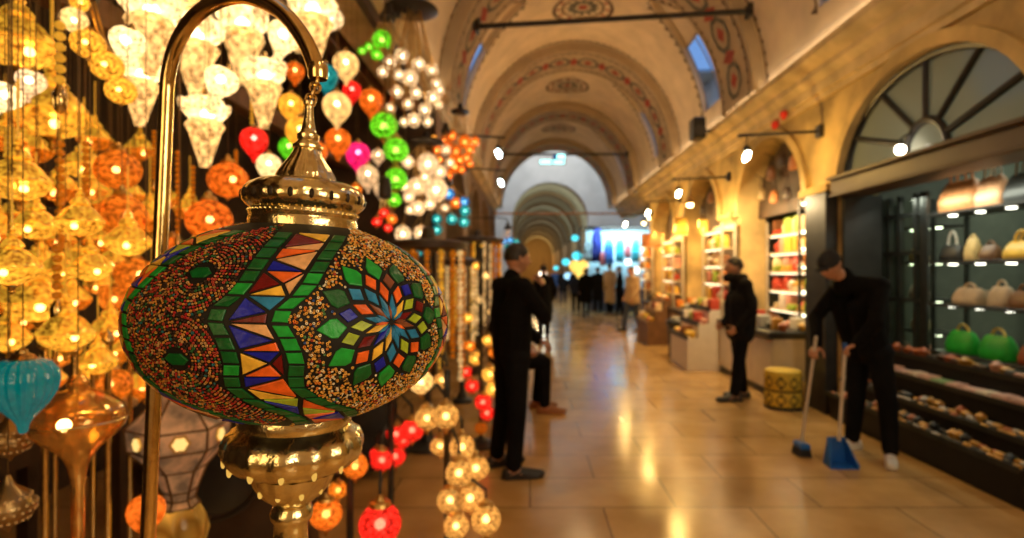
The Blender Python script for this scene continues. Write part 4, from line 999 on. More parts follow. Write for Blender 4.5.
# ================================================================== people
skin = pm('skin', (.50,.25,.15), .5, 0, .08, 20)
def frame(f, pitch=0):
    f = Vector((f[0], f[1], 0)).normalized(); r = Vector((f.y, -f.x, 0)); u = Vector((0,0,1))
    c, s = math.cos(pitch), math.sin(pitch); return r, f*c-u*s, u*c+f*s
def head_mesh(mb, c, f, pitch):
    """skull, brow, nose, lips, chin and ears as one shaped surface; c is the head centre"""
    r, fw, u = frame(f, pitch); n, k = 28, 22; vs = []; g = lambda x, m, s: math.exp(-((x-m)/s)**2)
    for j in range(k+1):
        t = PI*j/k
        for i in range(n):
            a = 2*PI*i/n; x, y, z = math.sin(t)*math.sin(a), math.sin(t)*math.cos(a), math.cos(t)
            w = .077*(1-.25*max(0, -z)**1.5); d = .097*(1-.12*max(0, -z)); px, py, pz = x*w, y*d, z*.118
            if y > 0:
                py += .030*g(x, 0, .13)*g(z, -.14, .17)*(1 if z < .1 else .4)+.010*g(x, 0, .1)*g(z, -.2, .08)      # nose
                py -= .009*g(abs(x), .36, .14)*g(z, .06, .10)                      # eye sockets
                py += .006*g(z, .2, .1)*g(x, 0, .6)+.008*g(x, 0, .25)*(g(z, -.46, .07)+g(z, -.58, .06))      # brow, lips
                py += .012*g(x, 0, .3)*g(z, -.82, .16)
            else: py -= .012*g(z, .1, .5)
            vs.append(c+r*px+fw*py+u*pz)
    mb.add(vs, [(j*n+i, j*n+(i+1)%n, (j+1)*n+(i+1)%n, (j+1)*n+i) for j in range(k) for i in range(n)])
    for s in (-1, 1):
        e = c+r*s*.078-fw*.008-u*.008; mb.capsule(e+u*.022-fw*.008, e-u*.022, .012, .009, 8)
def hand(mb, wr, d, nrm, side, curl=.5, L=.18, thumb=.6):
    """palm, four fingers of unequal length bent at the knuckles, thumb from the side of the palm"""
    d = Vector(d).normalized(); nrm = Vector(nrm); nrm = (nrm-d*nrm.dot(d)).normalized(); sd = d.cross(nrm)*side
    k = L/.18; pc = wr+d*.05*k
    for o in (-.026, -.009, .009, .026): mb.capsule(wr+sd*o*.6*k+d*.008, wr+d*.088*k+sd*o*k, .014*k, .0125*k, 10)
    for i, (o, ln) in enumerate(((.030,.072), (.010,.082), (-.011,.076), (-.031,.060))):
        p = wr+d*.090*k+sd*o*k; a = 0; seg = ln*k
        for q, fr in enumerate((.46,.30,.24)):
            a += curl*(.8 if q == 0 else 1.0)*(1+.07*i); v = d*math.cos(a)+nrm*math.sin(a)+sd*o*.6
            e = p+v.normalized()*seg*fr; mb.capsule(p, e, (.0092-.0007*q)*k, (.0086-.0008*q)*k, 8); p = e
    p = wr+d*.028*k+sd*.030*k
    for q, ln in enumerate((.040,.030,.025)):
        v = (sd*(.75-.3*q)+d*(.65+.1*q)+nrm*thumb*(.5+.4*q)).normalized(); e = p+v*ln*k; mb.capsule(p, e, (.0115-.001*q)*k, (.0105-.001*q)*k, 8); p = e
def foot(mb, ank, toe, L=.26):
    t = Vector((toe[0], toe[1], 0)).normalized(); b = Vector((ank[0], ank[1], 0)); s = Vector((-t.y, t.x, 0))
    mb.capsule(b-t*.05+Vector((0,0,.042)), b+t*.06+Vector((0,0,.044)), .042, .043); mb.capsule(b+t*.06+Vector((0,0,.04)), b+t*(L-.085)+Vector((0,0,.03)), .044, .031)
    mb.capsule(b+t*.09+s*.014+Vector((0,0,.032)), b+t*(L-.1)+s*.018+Vector((0,0,.028)), .036, .028)
    mb.capsule(b+Vector((0,0,.05)), Vector(ank), .042, .046)
def person(label, loc, J, face, pitch, cols, hands=None, vox=.008, hood=False, cap=False, coat=0, beard=False, group=None, puff=1.0):
    o = thing('person', label, 'person', loc, 0, group); V = {k: Vector(v) for k, v in J.items()}
    jk, tr, sh, hr = cols; lat = (V['shR']-V['shL']).normalized(); hlat = (V['hipR']-V['hipL']).normalized()
    b = MB(); head_mesh(b, V['head'], face, pitch)
    r, fw, u = frame(face, pitch)
    b.capsule(V['neck'], V['head']-u*.05-fw*.015, .058, .052)
    for s in (-1, 1): b.capsule(V['pelvis']+hlat*s*.06, V['chest']+lat*s*.07, .095, .10)
    for s, n in ((-1,'L'), (1,'R')):
        b.capsule(V['neck']-Vector((0,0,.05)), V['sh'+n], .045, .045); b.capsule(V['sh'+n], V['el'+n], .046, .036); b.capsule(V['el'+n], V['wr'+n], .037, .026)
        b.capsule(V['hip'+n], V['kn'+n], .078, .05); b.capsule(V['kn'+n], V['an'+n], .05, .036)
        if hands and n in hands: hand(b, V['wr'+n], hands[n][0], hands[n][1], hands[n][2], hands[n][3])
        else:
            d = (V['wr'+n]-V['el'+n]).normalized(); hand(b, V['wr'+n], d, (fw+lat*(-s)*.6), s, .35)
        foot(b, V['an'+n], V['toe'+n], .24)
    baked(b, 'body', skin, vox, o, 3)
    j = MB()
    j.capsule(V['shL'], V['shR'], .075, .075)
    for s, n in ((-1,'L'), (1,'R')):
        j.capsule(V['pelvis']+hlat*s*.07-Vector((0,0,.05)), V['chest']+lat*s*.085, .122, .125); j.capsule(V['chest']+lat*s*.085, V['sh'+n]-Vector((0,0,.03))-lat*s*.05, .12, .085)
        j.capsule(V['neck']-Vector((0,0,.035)), V['sh'+n], .078, .075); j.capsule(V['sh'+n], V['el'+n], .07, .058); j.capsule(V['el'+n], V['wr'+n], .058, .043)
        if coat: j.capsule(V['pelvis']+hlat*s*.07, V['pelvis']+hlat*s*.08-Vector((0,0,coat)), .125, .14)
    j.capsule(V['neck']-Vector((0,0,.05)), V['neck']+Vector((0,0,.035)), .085, .068)
    if hood:
        h = V['neck']-Vector((face[0], face[1], 0)).normalized()*.075
        for i in range(9):
            a = PI*(i-4)/5.2; q = h+lat*math.sin(a)*.105+Vector((face[0], face[1], 0)).normalized()*(.10*(1-math.cos(a)))+Vector((0,0,.03)); j.sphere(q, .055, n=10, rings=7)
    if puff > 1:
        c0 = (V['pelvis']+V['chest'])/2
        for s in (-1, 1): j.capsule(V['pelvis']+hlat*s*.075-Vector((0,0,.1)), V['chest']+lat*s*.085, .122*puff, .135*puff)
    baked(j, 'coat' if coat else 'jacket', jk, vox*1.3, o, 4)
    t = MB()
    for s, n in ((-1,'L'), (1,'R')): t.capsule(V['pelvis']+hlat*s*.05, V['hip'+n], .112, .112); t.capsule(V['hip'+n], V['kn'+n], .102, .074); t.capsule(V['kn'+n], V['an'+n]+Vector((0,0,.02)), .074, .062)
    baked(t, 'trousers', tr, vox*1.3, o, 4)
    for n in 'LR':
        f_ = MB(); foot(f_, V['an'+n], V['toe'+n], .29)
        tt = Vector((V['toe'+n].x, V['toe'+n].y, 0)).normalized(); bb = Vector((V['an'+n].x, V['an'+n].y, .012))
        f_.capsule(bb-tt*.055, bb+tt*.17, .042, .04); q = baked(f_, 'shoe', sh, vox, o, 2)
        zmin = min(v.co.z for v in q.data.vertices); 
        for v in q.data.vertices: v.co.z = max(v.co.z, .0)
    hm = MB(); c = V['head']; hm.M = Matrix.Translation(c-fw*.012+u*.022) @ Matrix((r, fw, u)).transposed().to_4x4()
    vs = []; n, k = 24, 12
    for jx in range(k+1):
        tq = R_(112)*jx/k
        for i in range(n):
            a = 2*PI*i/n; fr = math.cos(a); lim = tq*(1-.42*max(0, fr)**.7) if not cap else tq*.86
            vs.append((.084*math.sin(lim)*math.sin(a), .106*math.sin(lim)*math.cos(a), .105*math.cos(lim)))
    hm.add(vs, [(q*n+i, (q+1)*n+i, (q+1)*n+(i+1)%n, q*n+(i+1)%n) for q in range(k) for i in range(n)])
    if cap: hm.sphere((0, .09, .01), .07, 0, (1, .9, .14), 14, 6)
    hm.build('cap' if cap else 'hair', hr, o)
    if beard:
        hm = MB(); hm.M = Matrix.Translation(c) @ Matrix((r, fw, u)).transposed().to_4x4(); hm.sphere((0,.038,-.085), .05, 0, (1.15,1.05,.75), 14, 8); hm.build('beard', hr, o)
    e = MB(); e.M = Matrix.Translation(c) @ Matrix((r, fw, u)).transposed().to_4x4()
    for s in (-1, 1): e.sphere((s*.030, .080, .006), .0105, n=8, rings=6)
    e.build('eyes', pm('eye_dark', (.03,.02,.015), .2), o)
    return o
blackcl = pm('black_fabric', (.005,.0045,.0045), .9, 0, .3, 30, spec=.12); blackcl2 = pm('charcoal_fabric', (.010,.009,.010), .9, 0, .3, 30, spec=.15); blacktr = pm('black_trouser_fabric', (.006,.006,.007), .9, 0, .3, spec=.12)
blsh = pm('black_shoe_leather', (.014,.012,.011), .45); hairm = pm('dark_hair', (.014,.009,.007), .5, 0, .4, 40)
# man on the left, hand raised to his face
f = (.85,.5)
person('person in black seen from behind, standing by the lamps, hand raised to face', (-.14, 4.30, 0), dict(
  head=(.045,.05,1.632), neck=(.0,.01,1.46), chest=(-.01,.0,1.22), pelvis=(0,0,.94), shR=(.09,-.16,1.42), shL=(-.10,.15,1.42), elR=(.25,-.14,1.19), wrR=(.255,.02,1.40),
  elL=(.05,.24,1.15), wrL=(.20,.24,.98), hipR=(.04,-.085,.90), hipL=(-.045,.085,.90), knR=(.045,-.13,.49), knL=(-.07,.12,.49), anR=(.02,-.15,.085), anL=(-.12,.12,.085), toeR=(.95,.1,0), toeL=(.9,.35,0)),
  (.9,.45), .05, (blackcl, blacktr, blsh, hairm), hands={'R': ((-.25,.35,.8), (-.7,.3,0), 1, .75), 'L': ((.8,.0,-.35), (0,-.4,-1), -1, .6)})
# man sitting behind him, one leg out
bs = pm('brown_boot_leather', (.32,.12,.035), .5)
sit = person('seated person in black behind the standing person, one knee and brown boot showing', (-.30, 6.16, 0), dict(
  head=(-.0,.0,1.26), neck=(-.05,0,1.09), chest=(-.06,0,.86), pelvis=(-.03,0,.56), shR=(-.05,-.19,1.04), shL=(-.05,.19,1.04), elR=(.04,-.25,.78), wrR=(.24,-.19,.68),
  elL=(.04,.25,.78), wrL=(.24,.16,.68), hipR=(.02,-.09,.55), hipL=(.02,.09,.55), knR=(.46,-.1,.555), knL=(.43,.13,.55), anR=(.46,-.1,.09), anL=(.38,.15,.09), toeR=(1,-.1,0), toeL=(1,.1,0)),
  (1,.1), .25, (blackcl, blacktr, bs, hairm), vox=.01)
m = MB(); m.lathe([(.17,.40), (.18,.42), (.18,.445), (.16,.455)], 24)
o = thing('stool', 'round dark stool under the seated person', 'stool', (-.33, 6.16, 0)); m.build('seat', wood_dk, o)
for i in range(4): a = PI/4+PI/2*i; l_ = MB(); l_.cyl((.19*math.cos(a), .19*math.sin(a), 0), (.13*math.cos(a), .13*math.sin(a), .41), .014, 8); l_.build('leg', wood_dk, o)
# man in the hooded jacket
person('bearded person in a black hooded jacket standing in profile before the lit stalls', (2.50, 6.72, 0), dict(
  head=(-.055,.0,1.585), neck=(-.01,0,1.43), chest=(.03,0,1.18), pelvis=(.02,0,.92), shR=(.03,.20,1.38), shL=(.02,-.20,1.38), elR=(.05,.25,1.10), wrR=(-.12,.17,.90),
  elL=(.07,-.26,1.09), wrL=(-.07,-.19,.87), hipR=(.02,.09,.88), hipL=(.02,-.09,.88), knR=(.05,.11,.48), knL=(-.03,-.1,.48), anR=(.10,.12,.085), anL=(-.08,-.1,.085), toeR=(-1,.15,0), toeL=(-1,-.1,0)),
  (-1,.02), .04, (blackcl2, blacktr, blsh, hairm), puff=1.22, hood=True, beard=True, hands={'L': ((-.75,.25,-.45), (0,.9,.1), -1, .6), 'R': ((-.75,-.25,-.45), (0,-.9,.1), 1, .6)})
# man sweeping
whsh = pm('white_shoe_leather', (.72,.70,.66), .5)
person('person in black clothes and cap, head bowed, sweeping before the bag shop', (2.64, 4.55, 0), dict(
  head=(-.245,-.07,1.585), neck=(-.10,-.02,1.47), chest=(.02,.02,1.23), pelvis=(.13,.05,.93), shR=(-.02,.19,1.42), shL=(.08,-.20,1.42), elR=(-.20,.24,1.14), wrR=(-.315,-.01,.93),
  elL=(-.02,-.31,1.15), wrL=(-.12,-.235,.975), hipR=(.11,.14,.89), hipL=(.16,-.05,.89), knR=(.14,.22,.48), knL=(.22,-.07,.48), anR=(.15,.30,.085), anL=(.25,-.06,.085), toeR=(-.9,-.25,0), toeL=(-.45,-.75,0)),
  (-.85,-.45), .62, (blackcl, blacktr, whsh, pm('cap_fabric', (.012,.012,.015), .8)), cap=True, hands={'L': ((-.75,.15,-.35), (.1,-.2,-1), -1, .95), 'R': ((-.6,-.6,-.4), (.1,.1,-1), 1, .95)})
# dustpan and brush on long handles
bluep = pm('blue_plastic', (.015,.13,.52), .4, 0, .1); wstick = pm('pale_handle', (.66,.60,.52), .4, 0, .06)
o = thing('dustpan', 'blue long-handled dustpan held by the sweeping person', 'dustpan', (2.44, 4.42, 0))
m = MB(); top = Vector((-.005,-.09,.93)); m.cyl((0,.0,.2), top, .013, 10); m.build('handle', wstick, o)
m = MB(); m.cyl(top-Vector((0,0,.0)), top+Vector((0,-.002,.05)), .017, 10); m.build('grip', bluep, o)
m = MB(); W, D, H = .105, .085, .21
m.add([(-W,-D,.004), (W,-D,.004), (W*.85,D*.7,.012), (-W*.85,D*.7,.012), (-W*.62,D*.5,H), (W*.62,D*.5,H), (-W,-D,.03), (W,-D,.03), (-W*.5,.02,H), (W*.5,.02,H)], [(0,1,2,3), (3,2,5,4), (0,3,4,8,6), (2,1,7,9,5), (4,5,9,8)])
pan = m.build('pan', bluep, o, False); sd = pan.modifiers.new('s', 'SOLIDIFY'); sd.thickness = .008
o = thing('broom', 'long-handled floor brush slanting from the right hand of the sweeping person', 'broom', (2.27, 4.68, 0))
m = MB(); hp = Vector((2.262, 4.49, .90))-Vector((2.27,4.68,0)); m.cyl((0,0,.11), hp+Vector((.012,-.04,.12)), .012, 10); m.build('handle', wstick, o)
m = MB(); m.box((0,0,.085), (.08,.14,.05), 0, 0, .012); m.build('brush_head', bluep, o)
m = MB()
for i in range(12):
    for k in range(4): m.cyl((-.035+.023*k*1.05, -.062+.0113*i, .066), (-.045+.03*k, -.072+.0131*i, 0), .007, 5)
m.build('bristles', pm('dark_bristle', (.03,.035,.05), .7), o)
# --- people far down the hall
def walker(label, px, py, h, face, cols, coat=0, step=.12, seed=0, hood=False, bag=False):
    Y = EYE*F/(py-CY); X = (px-CX)/F*Y; r = random.Random(seed); k = h/1.75; f = Vector((face[0], face[1], 0)).normalized(); l = Vector((f.y, -f.x, 0))
    def p(a, b, z): return tuple(f*a*k+l*b*k+Vector((0,0,z*k)))
    sw = r.uniform(-.08, .1)
    person(label, (X, Y, 0), dict(head=p(.04,0,1.625), neck=p(.0,0,1.46), chest=p(0,0,1.22), pelvis=p(0,0,.94), shR=p(0,.18,1.41), shL=p(0,-.18,1.41), elR=p(-.04+sw,.25,1.14), wrR=p(.10+sw,.22,.92),
      elL=p(-.04-sw,-.25,1.14), wrL=p(.10-sw,-.20,.92), hipR=p(0,.09,.90), hipL=p(0,-.09,.90), knR=p(step*.6,.1,.49), knL=p(-step*.3,-.1,.49), anR=p(step,.1,.09), anL=p(-step,-.1,.09), toeR=tuple(f+l*.15), toeL=tuple(f-l*.15)),
      face, .05, cols, vox=.014, coat=coat, hood=hood)
beige = pm('beige_coat', (.50,.34,.18), .85, 0, .12); tan_c = pm('tan_coat', (.60,.42,.24), .85, 0, .12); navy = pm('navy_fabric', (.015,.022,.05), .85); jeans = pm('dark_jeans', (.03,.04,.07), .85); brownh = pm('brown_hair', (.06,.03,.015), .5)
walker('person in a beige jacket and dark jeans walking past the lit stalls', 632, 331, 1.68, (-.8,-.5), (beige, jeans, blsh, brownh), .1, .2, 1)
walker('person in a long tan coat far down the hall', 610, 314, 1.85, (-.3,1), (tan_c, blacktr, blsh, hairm), .5, .1, 2)
walker('person in black right beside the long tan coat, far down the hall', 620, 315, 1.74, (-1,.2), (blackcl, blacktr, blsh, hairm), .25, .1, 3)
walker('person in black on the left side of the long tan coat', 598, 313, 1.72, (.2,1), (blackcl2, blacktr, blsh, hairm), .35, .1, 4)
walker('person in a dark coat, second to the left of the long tan coat', 586, 317, 1.66, (-.1,1), (blackcl, navy, blsh, brownh), .3, .12, 5)
walker('person in navy walking under the heart of yellow light far down the hall', 576, 313, 1.70, (0,1), (navy, blacktr, blsh, hairm), .1, .15, 6)
walker('distant person in black in the middle of the hall', 563, 304, 1.70, (.1,1), (blackcl2, navy, blsh, hairm), .2, .1, 7)
walker('person in a black coat partly behind the person raising a hand', 544, 338, 1.70, (-.2,1), (blackcl, blacktr, blsh, hairm), .3, .1, 8)
walker('distant person in blue jacket near the hall centre', 555, 301, 1.68, (.1,-1), (pm('blue_fabric', (.03,.09,.25), .85), jeans, blsh, brownh), .05, .1, 9)
# ================================================================== shops on the right
steel = pm('dark_steel', (.045,.048,.045), .4, .6, .2); led = lamp('led_strip_light', (.85,1,.62), 7); ledw = lamp('warm_led_strip', (1,.80,.5), 3.5)
shelfm = pm('black_shelf', (.03,.028,.025), .4)
# fanlight over the near shop
cy, zs0 = 4.75, 2.52
m = MB(); FX = 3.36; rad = lambda a, k=1: (FX, cy-1.18*k*math.cos(a), zs0+.83*k*math.sin(a))
m.tube([rad(PI*i/32) for i in range(33)], .045, 8)
m.tube([(FX, cy-.26*math.cos(PI*i/16), zs0+.30*math.sin(PI*i/16)) for i in range(17)], .035, 8)
for a in (28, 59, 90, 121, 152):
    a = R_(a); m.cyl((FX, cy-.26*math.cos(a), zs0+.30*math.sin(a)), rad(a), .03, 8)
m.cyl((FX, cy-1.18, zs0+.02), (FX, cy+1.18, zs0+.02), .035, 8)
w = MB(); w.prism([(cy-1.18*math.cos(PI*i/32), zs0+.83*math.sin(PI*i/32)) for i in range(33)], FX+.005, FX+.02, 'x')
o = struct('window_%d' % (len(wins)+1), w, glassmat('fanlight_glass', (.50,.54,.48), .1, .12, .55)); struct('window_frame', m, black, True, o)
m = MB(); m.box((3.36, cy, 2.42), (.34, 2.38, .2), 0, 0, .015); m.box((3.32, cy, 2.51), (.36, 2.38, .035), 0, 0, .008); m.box((3.32, cy, 2.335), (.3, 2.38, .03), 0, 0, .008)
tn += 1; struct('trim_%d' % tn, m, pm('header_wood', (.10,.07,.042), .5, 0, .2, 4))
# glazed frames left of the display
o = thing('glazed_screen', 'dark steel glazed screen with shelves behind, left half of the bag shop', 'shop front', (3.78, 5.77, 0))
for y in (-.40, -.30, -.06, .11, .20, .28): m = MB(); m.box((0, y, 1.15), (.05, .045, 2.3), 0, 0, .004); m.build('mullion', steel, o)
for z in (.05, .62, 1.25, 1.72, 2.1): m = MB(); m.box((0, -.06, z), (.045, .70, .035)); m.build('rail', steel, o)
m = MB(); m.box((.0, -.06, 1.15), (.008, .68, 2.2)); m.build('glass_pane', glassmat('shop_glass', (.90,.95,.90), .08), o)
def shelf_unit(label, x0, x1, y0, y1, zs, mat=shelfm, post=steel, ledm=None, back=None, ht=None, name='shelf_unit', spots=0):
    o = thing(name, label, 'shelf', ((x0+x1)/2, (y0+y1)/2, 0)); dx, dy = x1-x0, y1-y0
    for z in zs: m = MB(); m.box((0,0,z-.0125), (dx,dy,.025), 0, 0, .003); m.build('shelf_board', mat, o, False)
    h = ht or max(zs)+.3
    for sx in (-1,1):
        for sy in (-1,1): m = MB(); m.box((sx*(dx/2-.0), sy*(dy/2+.015), h/2), (.03,.03,h)); m.build('post', post, o, False)
    if back: m = MB(); m.box((dx/2+.03, 0, h/2), (.02, dy, h)); m.build('back_panel', back, o, False)
    if ledm:
        for z in zs[1:]:
            if spots:
                for q in range(spots): m = MB(); m.lathe([(.001,-.010), (.034,-.010), (.036,0), (.001,0)], 14, (-dx/2+.12, dy*((q+.5)/spots-.5), z-.026)); m.build('spot_lens', ledm, o)
            else: m = MB(); m.box((-dx/2+.03, 0, z-.034), (.03, dy*.9, .014)); m.build('led_strip', ledm, o, False)
    return o
# ---- goods
def g_box(d): m = MB(); m.box((0,0,d[2]/2), d, 0, 0, min(d)*.08); return m
def g_jar(r, h): m = MB(); m.lathe([(r*.9,0), (r,h*.05), (r,h*.7), (r*.75,h*.8), (r*.8,h*.82), (r*.8,h), (r*.4,h)], 14); return m
def g_bowl(r, h): m = MB(); m.lathe([(r*.5,0), (r*.8,h*.3), (r,h), (r*.9,h*.95), (r*.6,h*1.15), (r*.3,h*1.4), (.001,h*1.5)], 16); return m
def g_roll(r, l): m = MB(); m.tube([(0,-l/2,r), (0,-l/4,r*1.0), (0,l/4,r), (0,l/2,r)], [r*.85, r, r, r*.85], 10); return m
def g_fold(d):
    m = MB(); n = 3
    for i in range(n): m.box((0,0,d[2]*(i+.5)/n), (d[0]*(1-.04*i), d[1]*(1-.05*i), d[2]/n*.92), 0, .03*i, .012)
    return m
GOODM = {}
def gcol(n, c, r=.45, e=None): 
    return pm('goods_'+n, c, r, 0, .2, 12)
WARM = [gcol('orange', (.70,.22,.03)), gcol('yellow', (.78,.50,.07)), gcol('red', (.50,.06,.03)), gcol('cream', (.75,.58,.34)), gcol('pink', (.62,.27,.2)), gcol('brown', (.24,.09,.03)), gcol('gold', (.66,.38,.06), .3), gcol('lime', (.32,.42,.05)), gcol('white', (.8,.72,.6))]
DARKG = [gcol('black', (.02,.02,.02)), gcol('gold_item', (.65,.36,.07), .3), gcol('silver', (.45,.43,.4), .3), gcol('black2', (.03,.028,.028)), gcol('rust', (.42,.12,.04)), gcol('dkbrown', (.10,.05,.025)), gcol('dkgrey', (.10,.10,.10)), gcol('gold_item2', (.5,.27,.05), .35)]
PALE = [gcol('blush', (.62,.36,.27)), gcol('cream2', (.72,.56,.42)), gcol('pale_pink', (.66,.42,.36)), gcol('sage', (.22,.36,.15)), gcol('ivory', (.72,.66,.55)), gcol('peach2', (.70,.42,.25))]
GM = {}
def good_mesh(kind, i, mat):
    k = (kind, i, mat.name)
    if k in GM: return GM[k]
    r = random.Random(hash((kind, i)) & 0xffff if False else i*17+len(kind))
    if kind == 'box': m = g_box((r.uniform(.09,.15), r.uniform(.09,.16), r.uniform(.10,.2)))
    elif kind == 'jar': m = g_jar(r.uniform(.045,.065), r.uniform(.12,.2))
    elif kind == 'bowl': m = g_bowl(r.uniform(.06,.09), r.uniform(.06,.09))
    elif kind == 'roll': m = g_roll(r.uniform(.025,.04), r.uniform(.10,.15))
    elif kind == 'fold': m = g_fold((r.uniform(.16,.2), r.uniform(.14,.19), r.uniform(.04,.07)))
    me = m.data(kind, mat); me.set_sharp_from_angle(angle=R_(40)); GM[k] = me; return me
GN = {'box': ('packet', 'packet'), 'jar': ('jar', 'jar'), 'bowl': ('heaped_bowl', 'bowl'), 'roll': ('trinket_roll', 'trinket'), 'fold': ('folded_wallet', 'wallet')}
def row(x, y0, y1, z, kinds, mats, step, label, group, jx=.02, sc=1, seed=0, rz=0, hmax=0):
    r = random.Random(seed); y = y0
    while y < y1:
        kd = r.choice(kinds); me = good_mesh(kd, r.randrange(4), r.choice(mats)); o = link(GN[kd][0], me)
        o.location = (x+r.uniform(-jx, jx), y, z+.001); hz = max(v.co.z for v in me.vertices)*sc; o.scale = (sc, sc, sc*(min(1, hmax/hz) if hmax else 1)); o.rotation_euler = (0,0,rz+r.uniform(-.15,.15)); tag(o, label, GN[kd][1], group); y += step*r.uniform(.92, 1.15)
# near shop: black stepped display
o = thing('stepped_display', 'long black stepped display of trinkets in front of the bag shop', 'display stand', (0,0,0))
m = MB()
TI4 = [(3.12, 3.34, .26), (3.34, 3.54, .42), (3.54, 3.74, .60), (3.74, 3.94, .78)]
m.prism([(3.16,0), (3.12,.24)]+[(3.12,.26), (3.27,.26), (3.27,.40), (3.42,.40), (3.42,.58), (3.57,.58), (3.57,.74), (3.72,.74), (3.72,0)], 3.57, 5.89, 'y'); m.build('tiers', pm('black_display', (.008,.0075,.007), .5, 0, .2, spec=.2), o, False)
for x, z in ((3.115,.25), (3.265,.39), (3.415,.57), (3.565,.73)):
    m = MB(); m.box((x, 4.735, z+.012), (.012, 2.33, .04)); m.build('edge_lip', steel, o, False)
nm = ['lowest', 'second', 'third', 'topmost']
GOLDG = [DARKG[1], DARKG[7], DARKG[0], DARKG[3], DARKG[2], DARKG[1], DARKG[4], DARKG[0]]
L1 = 'small black, gold or silver trinket in the lowest row of the stepped display'; L2 = 'small dark or golden trinket in the second row of the stepped display'
row(3.225, 3.62, 5.85, .26, ['roll','roll','bowl'], GOLDG, .062, L1, 'trinkets in the lowest row', .02, .62, 1)
row(3.155, 3.62, 5.85, .26, ['roll'], GOLDG, .07, L1, 'trinkets in the lowest row', .01, .5, 2)
row(3.375, 3.62, 5.85, .40, ['roll','bowl','roll'], GOLDG, .062, L2, 'trinkets in the second row', .02, .62, 3)
row(3.305, 3.62, 5.85, .40, ['roll'], GOLDG, .07, L2, 'trinkets in the second row', .01, .5, 6)
row(3.50, 3.66, 5.85, .58, ['fold'], PALE, .15, 'folded pale wallet in the light third row of the stepped display', 'pale wallets in the third row', .006, .78, 4)
row(3.645, 3.62, 5.85, .74, ['roll','bowl','roll'], DARKG[3:]+[PALE[0]], .075, 'dark brown or golden trinket in the topmost row of the stepped display', 'trinkets in the topmost row', .02, .75, 5)
# bag shelves
shelf_unit('tall black bag shelf with lights under its boards, right half of the bag shop', 3.78, 4.16, 3.75, 5.32, [.80, 1.24, 1.63, 2.08], ledm=lamp('shelf_spot', (1,.97,.78), 6.5), ht=2.3, spots=5)
def bag(name, label, loc, w, d, h, mat, flap=None, handles=2, hm=None, rz=PI/2, hh=.6, slouch=.1):
    o = thing(name, label, 'bag', loc, rz)
    m = MB(); n = 28; prof = [(0,.94), (.04,1.0), (.35,1.03), (.7,.97), (.93,.86), (1.0,.72)]; vs = []
    for z, k in prof:
        for i in range(n):
            a = 2*PI*i/n; cx, sy = math.cos(a), math.sin(a); q = lambda v: math.copysign(abs(v)**.5, v)
            tap = 1-.0*z; vs.append((q(cx)*w/2*(k if z < .9 else k*1.0)*1.0, q(sy)*d/2*(k if z < .5 else k*(1-.75*(z-.5)/.5)), z*h+(slouch*h*(-(abs(cx))*.0) if z == 1 else 0)))
    fs = [(r_*n+i, r_*n+(i+1)%n, (r_+1)*n+(i+1)%n, (r_+1)*n+i) for r_ in range(len(prof)-1) for i in range(n)]+[tuple(range(n))[::-1], tuple((len(prof)-1)*n+i for i in range(n))]
    m.add(vs, fs); m.build('body', mat, o)
    for k in range(handles):
        y = (k-.5*(handles-1))*d*.3; m = MB(); m.tube([(w*.22*math.cos(t), y, h*.93+h*hh*math.sin(t)) for t in [PI*i/14 for i in range(15)]], .011, 8); m.build('handle', hm or mat, o)
    if flap: m = MB(); m.box((0, -d*.52, h*.62), (w*.82, .012, h*.45), 0, 0, .004); m.build('flap', flap, o)
    m = MB(); m.box((0, -d*.53, h*.42), (w*.12, .014, h*.08), 0, 0, .004); m.build('clasp', gilt, o)
    return o
lea = lambda n, c: pm('leather_'+n, c, .42, 0, .14, 14, .12)
bag('handbag', 'large tan orange leather handbag on the top shelf of the bag shop', Vector((3.93,5.10,2.081)), .42, .2, .28, lea('tan', (.66,.27,.10)))
bag('handbag', 'peach leather handbag beside the large tan one on the top shelf', Vector((3.92,4.74,2.081)), .26, .17, .26, lea('peach', (.74,.38,.20)), hm=lea('white', (.75,.7,.62)))
bag('handbag', 'black leather handbag with tall pale handles at the right end of the top shelf', Vector((3.93,4.42,2.081)), .34, .18, .24, lea('black', (.025,.025,.024)), hm=lea('grey', (.38,.37,.35)), hh=.85)
bag('handbag', 'mustard yellow handbag on the right end of the shelf below the top one', Vector((3.93,4.44,1.631)), .32, .16, .15, lea('mustard', (.72,.44,.06)))
bag('shoulder_bag', 'cream white bag lying on the third shelf, left one of two', Vector((3.93,5.0,1.241)), .30, .16, .15, lea('cream', (.66,.55,.40)), lea('ivory', (.72,.64,.5)), 1, hh=.3)
bag('shoulder_bag', 'cream white upright bag on the third shelf, right one of two', Vector((3.93,4.66,1.241)), .2, .14, .17, lea('ivory', (.72,.64,.5)), None, 1, hh=.35)
bag('shoulder_bag', 'black bag with a yellow flap on the second shelf of the bag shop', Vector((3.91,5.18,1.631)), .24, .12, .15, lea('black', (.025,.025,.024)), lea('mustard', (.72,.44,.06)), 1, hh=.9, hm=lea('white', (.75,.7,.62)))
bag('shoulder_bag', 'slim yellow beige bag in the middle of the second shelf', Vector((3.91,4.94,1.631)), .13, .1, .20, lea('straw', (.66,.48,.2)), None, 1, hh=.2)
bag('shoulder_bag', 'small dark bag right of the slim yellow beige one', Vector((3.91,4.75,1.631)), .16, .12, .13, lea('brown', (.16,.08,.04)), None, 1, hh=.3)
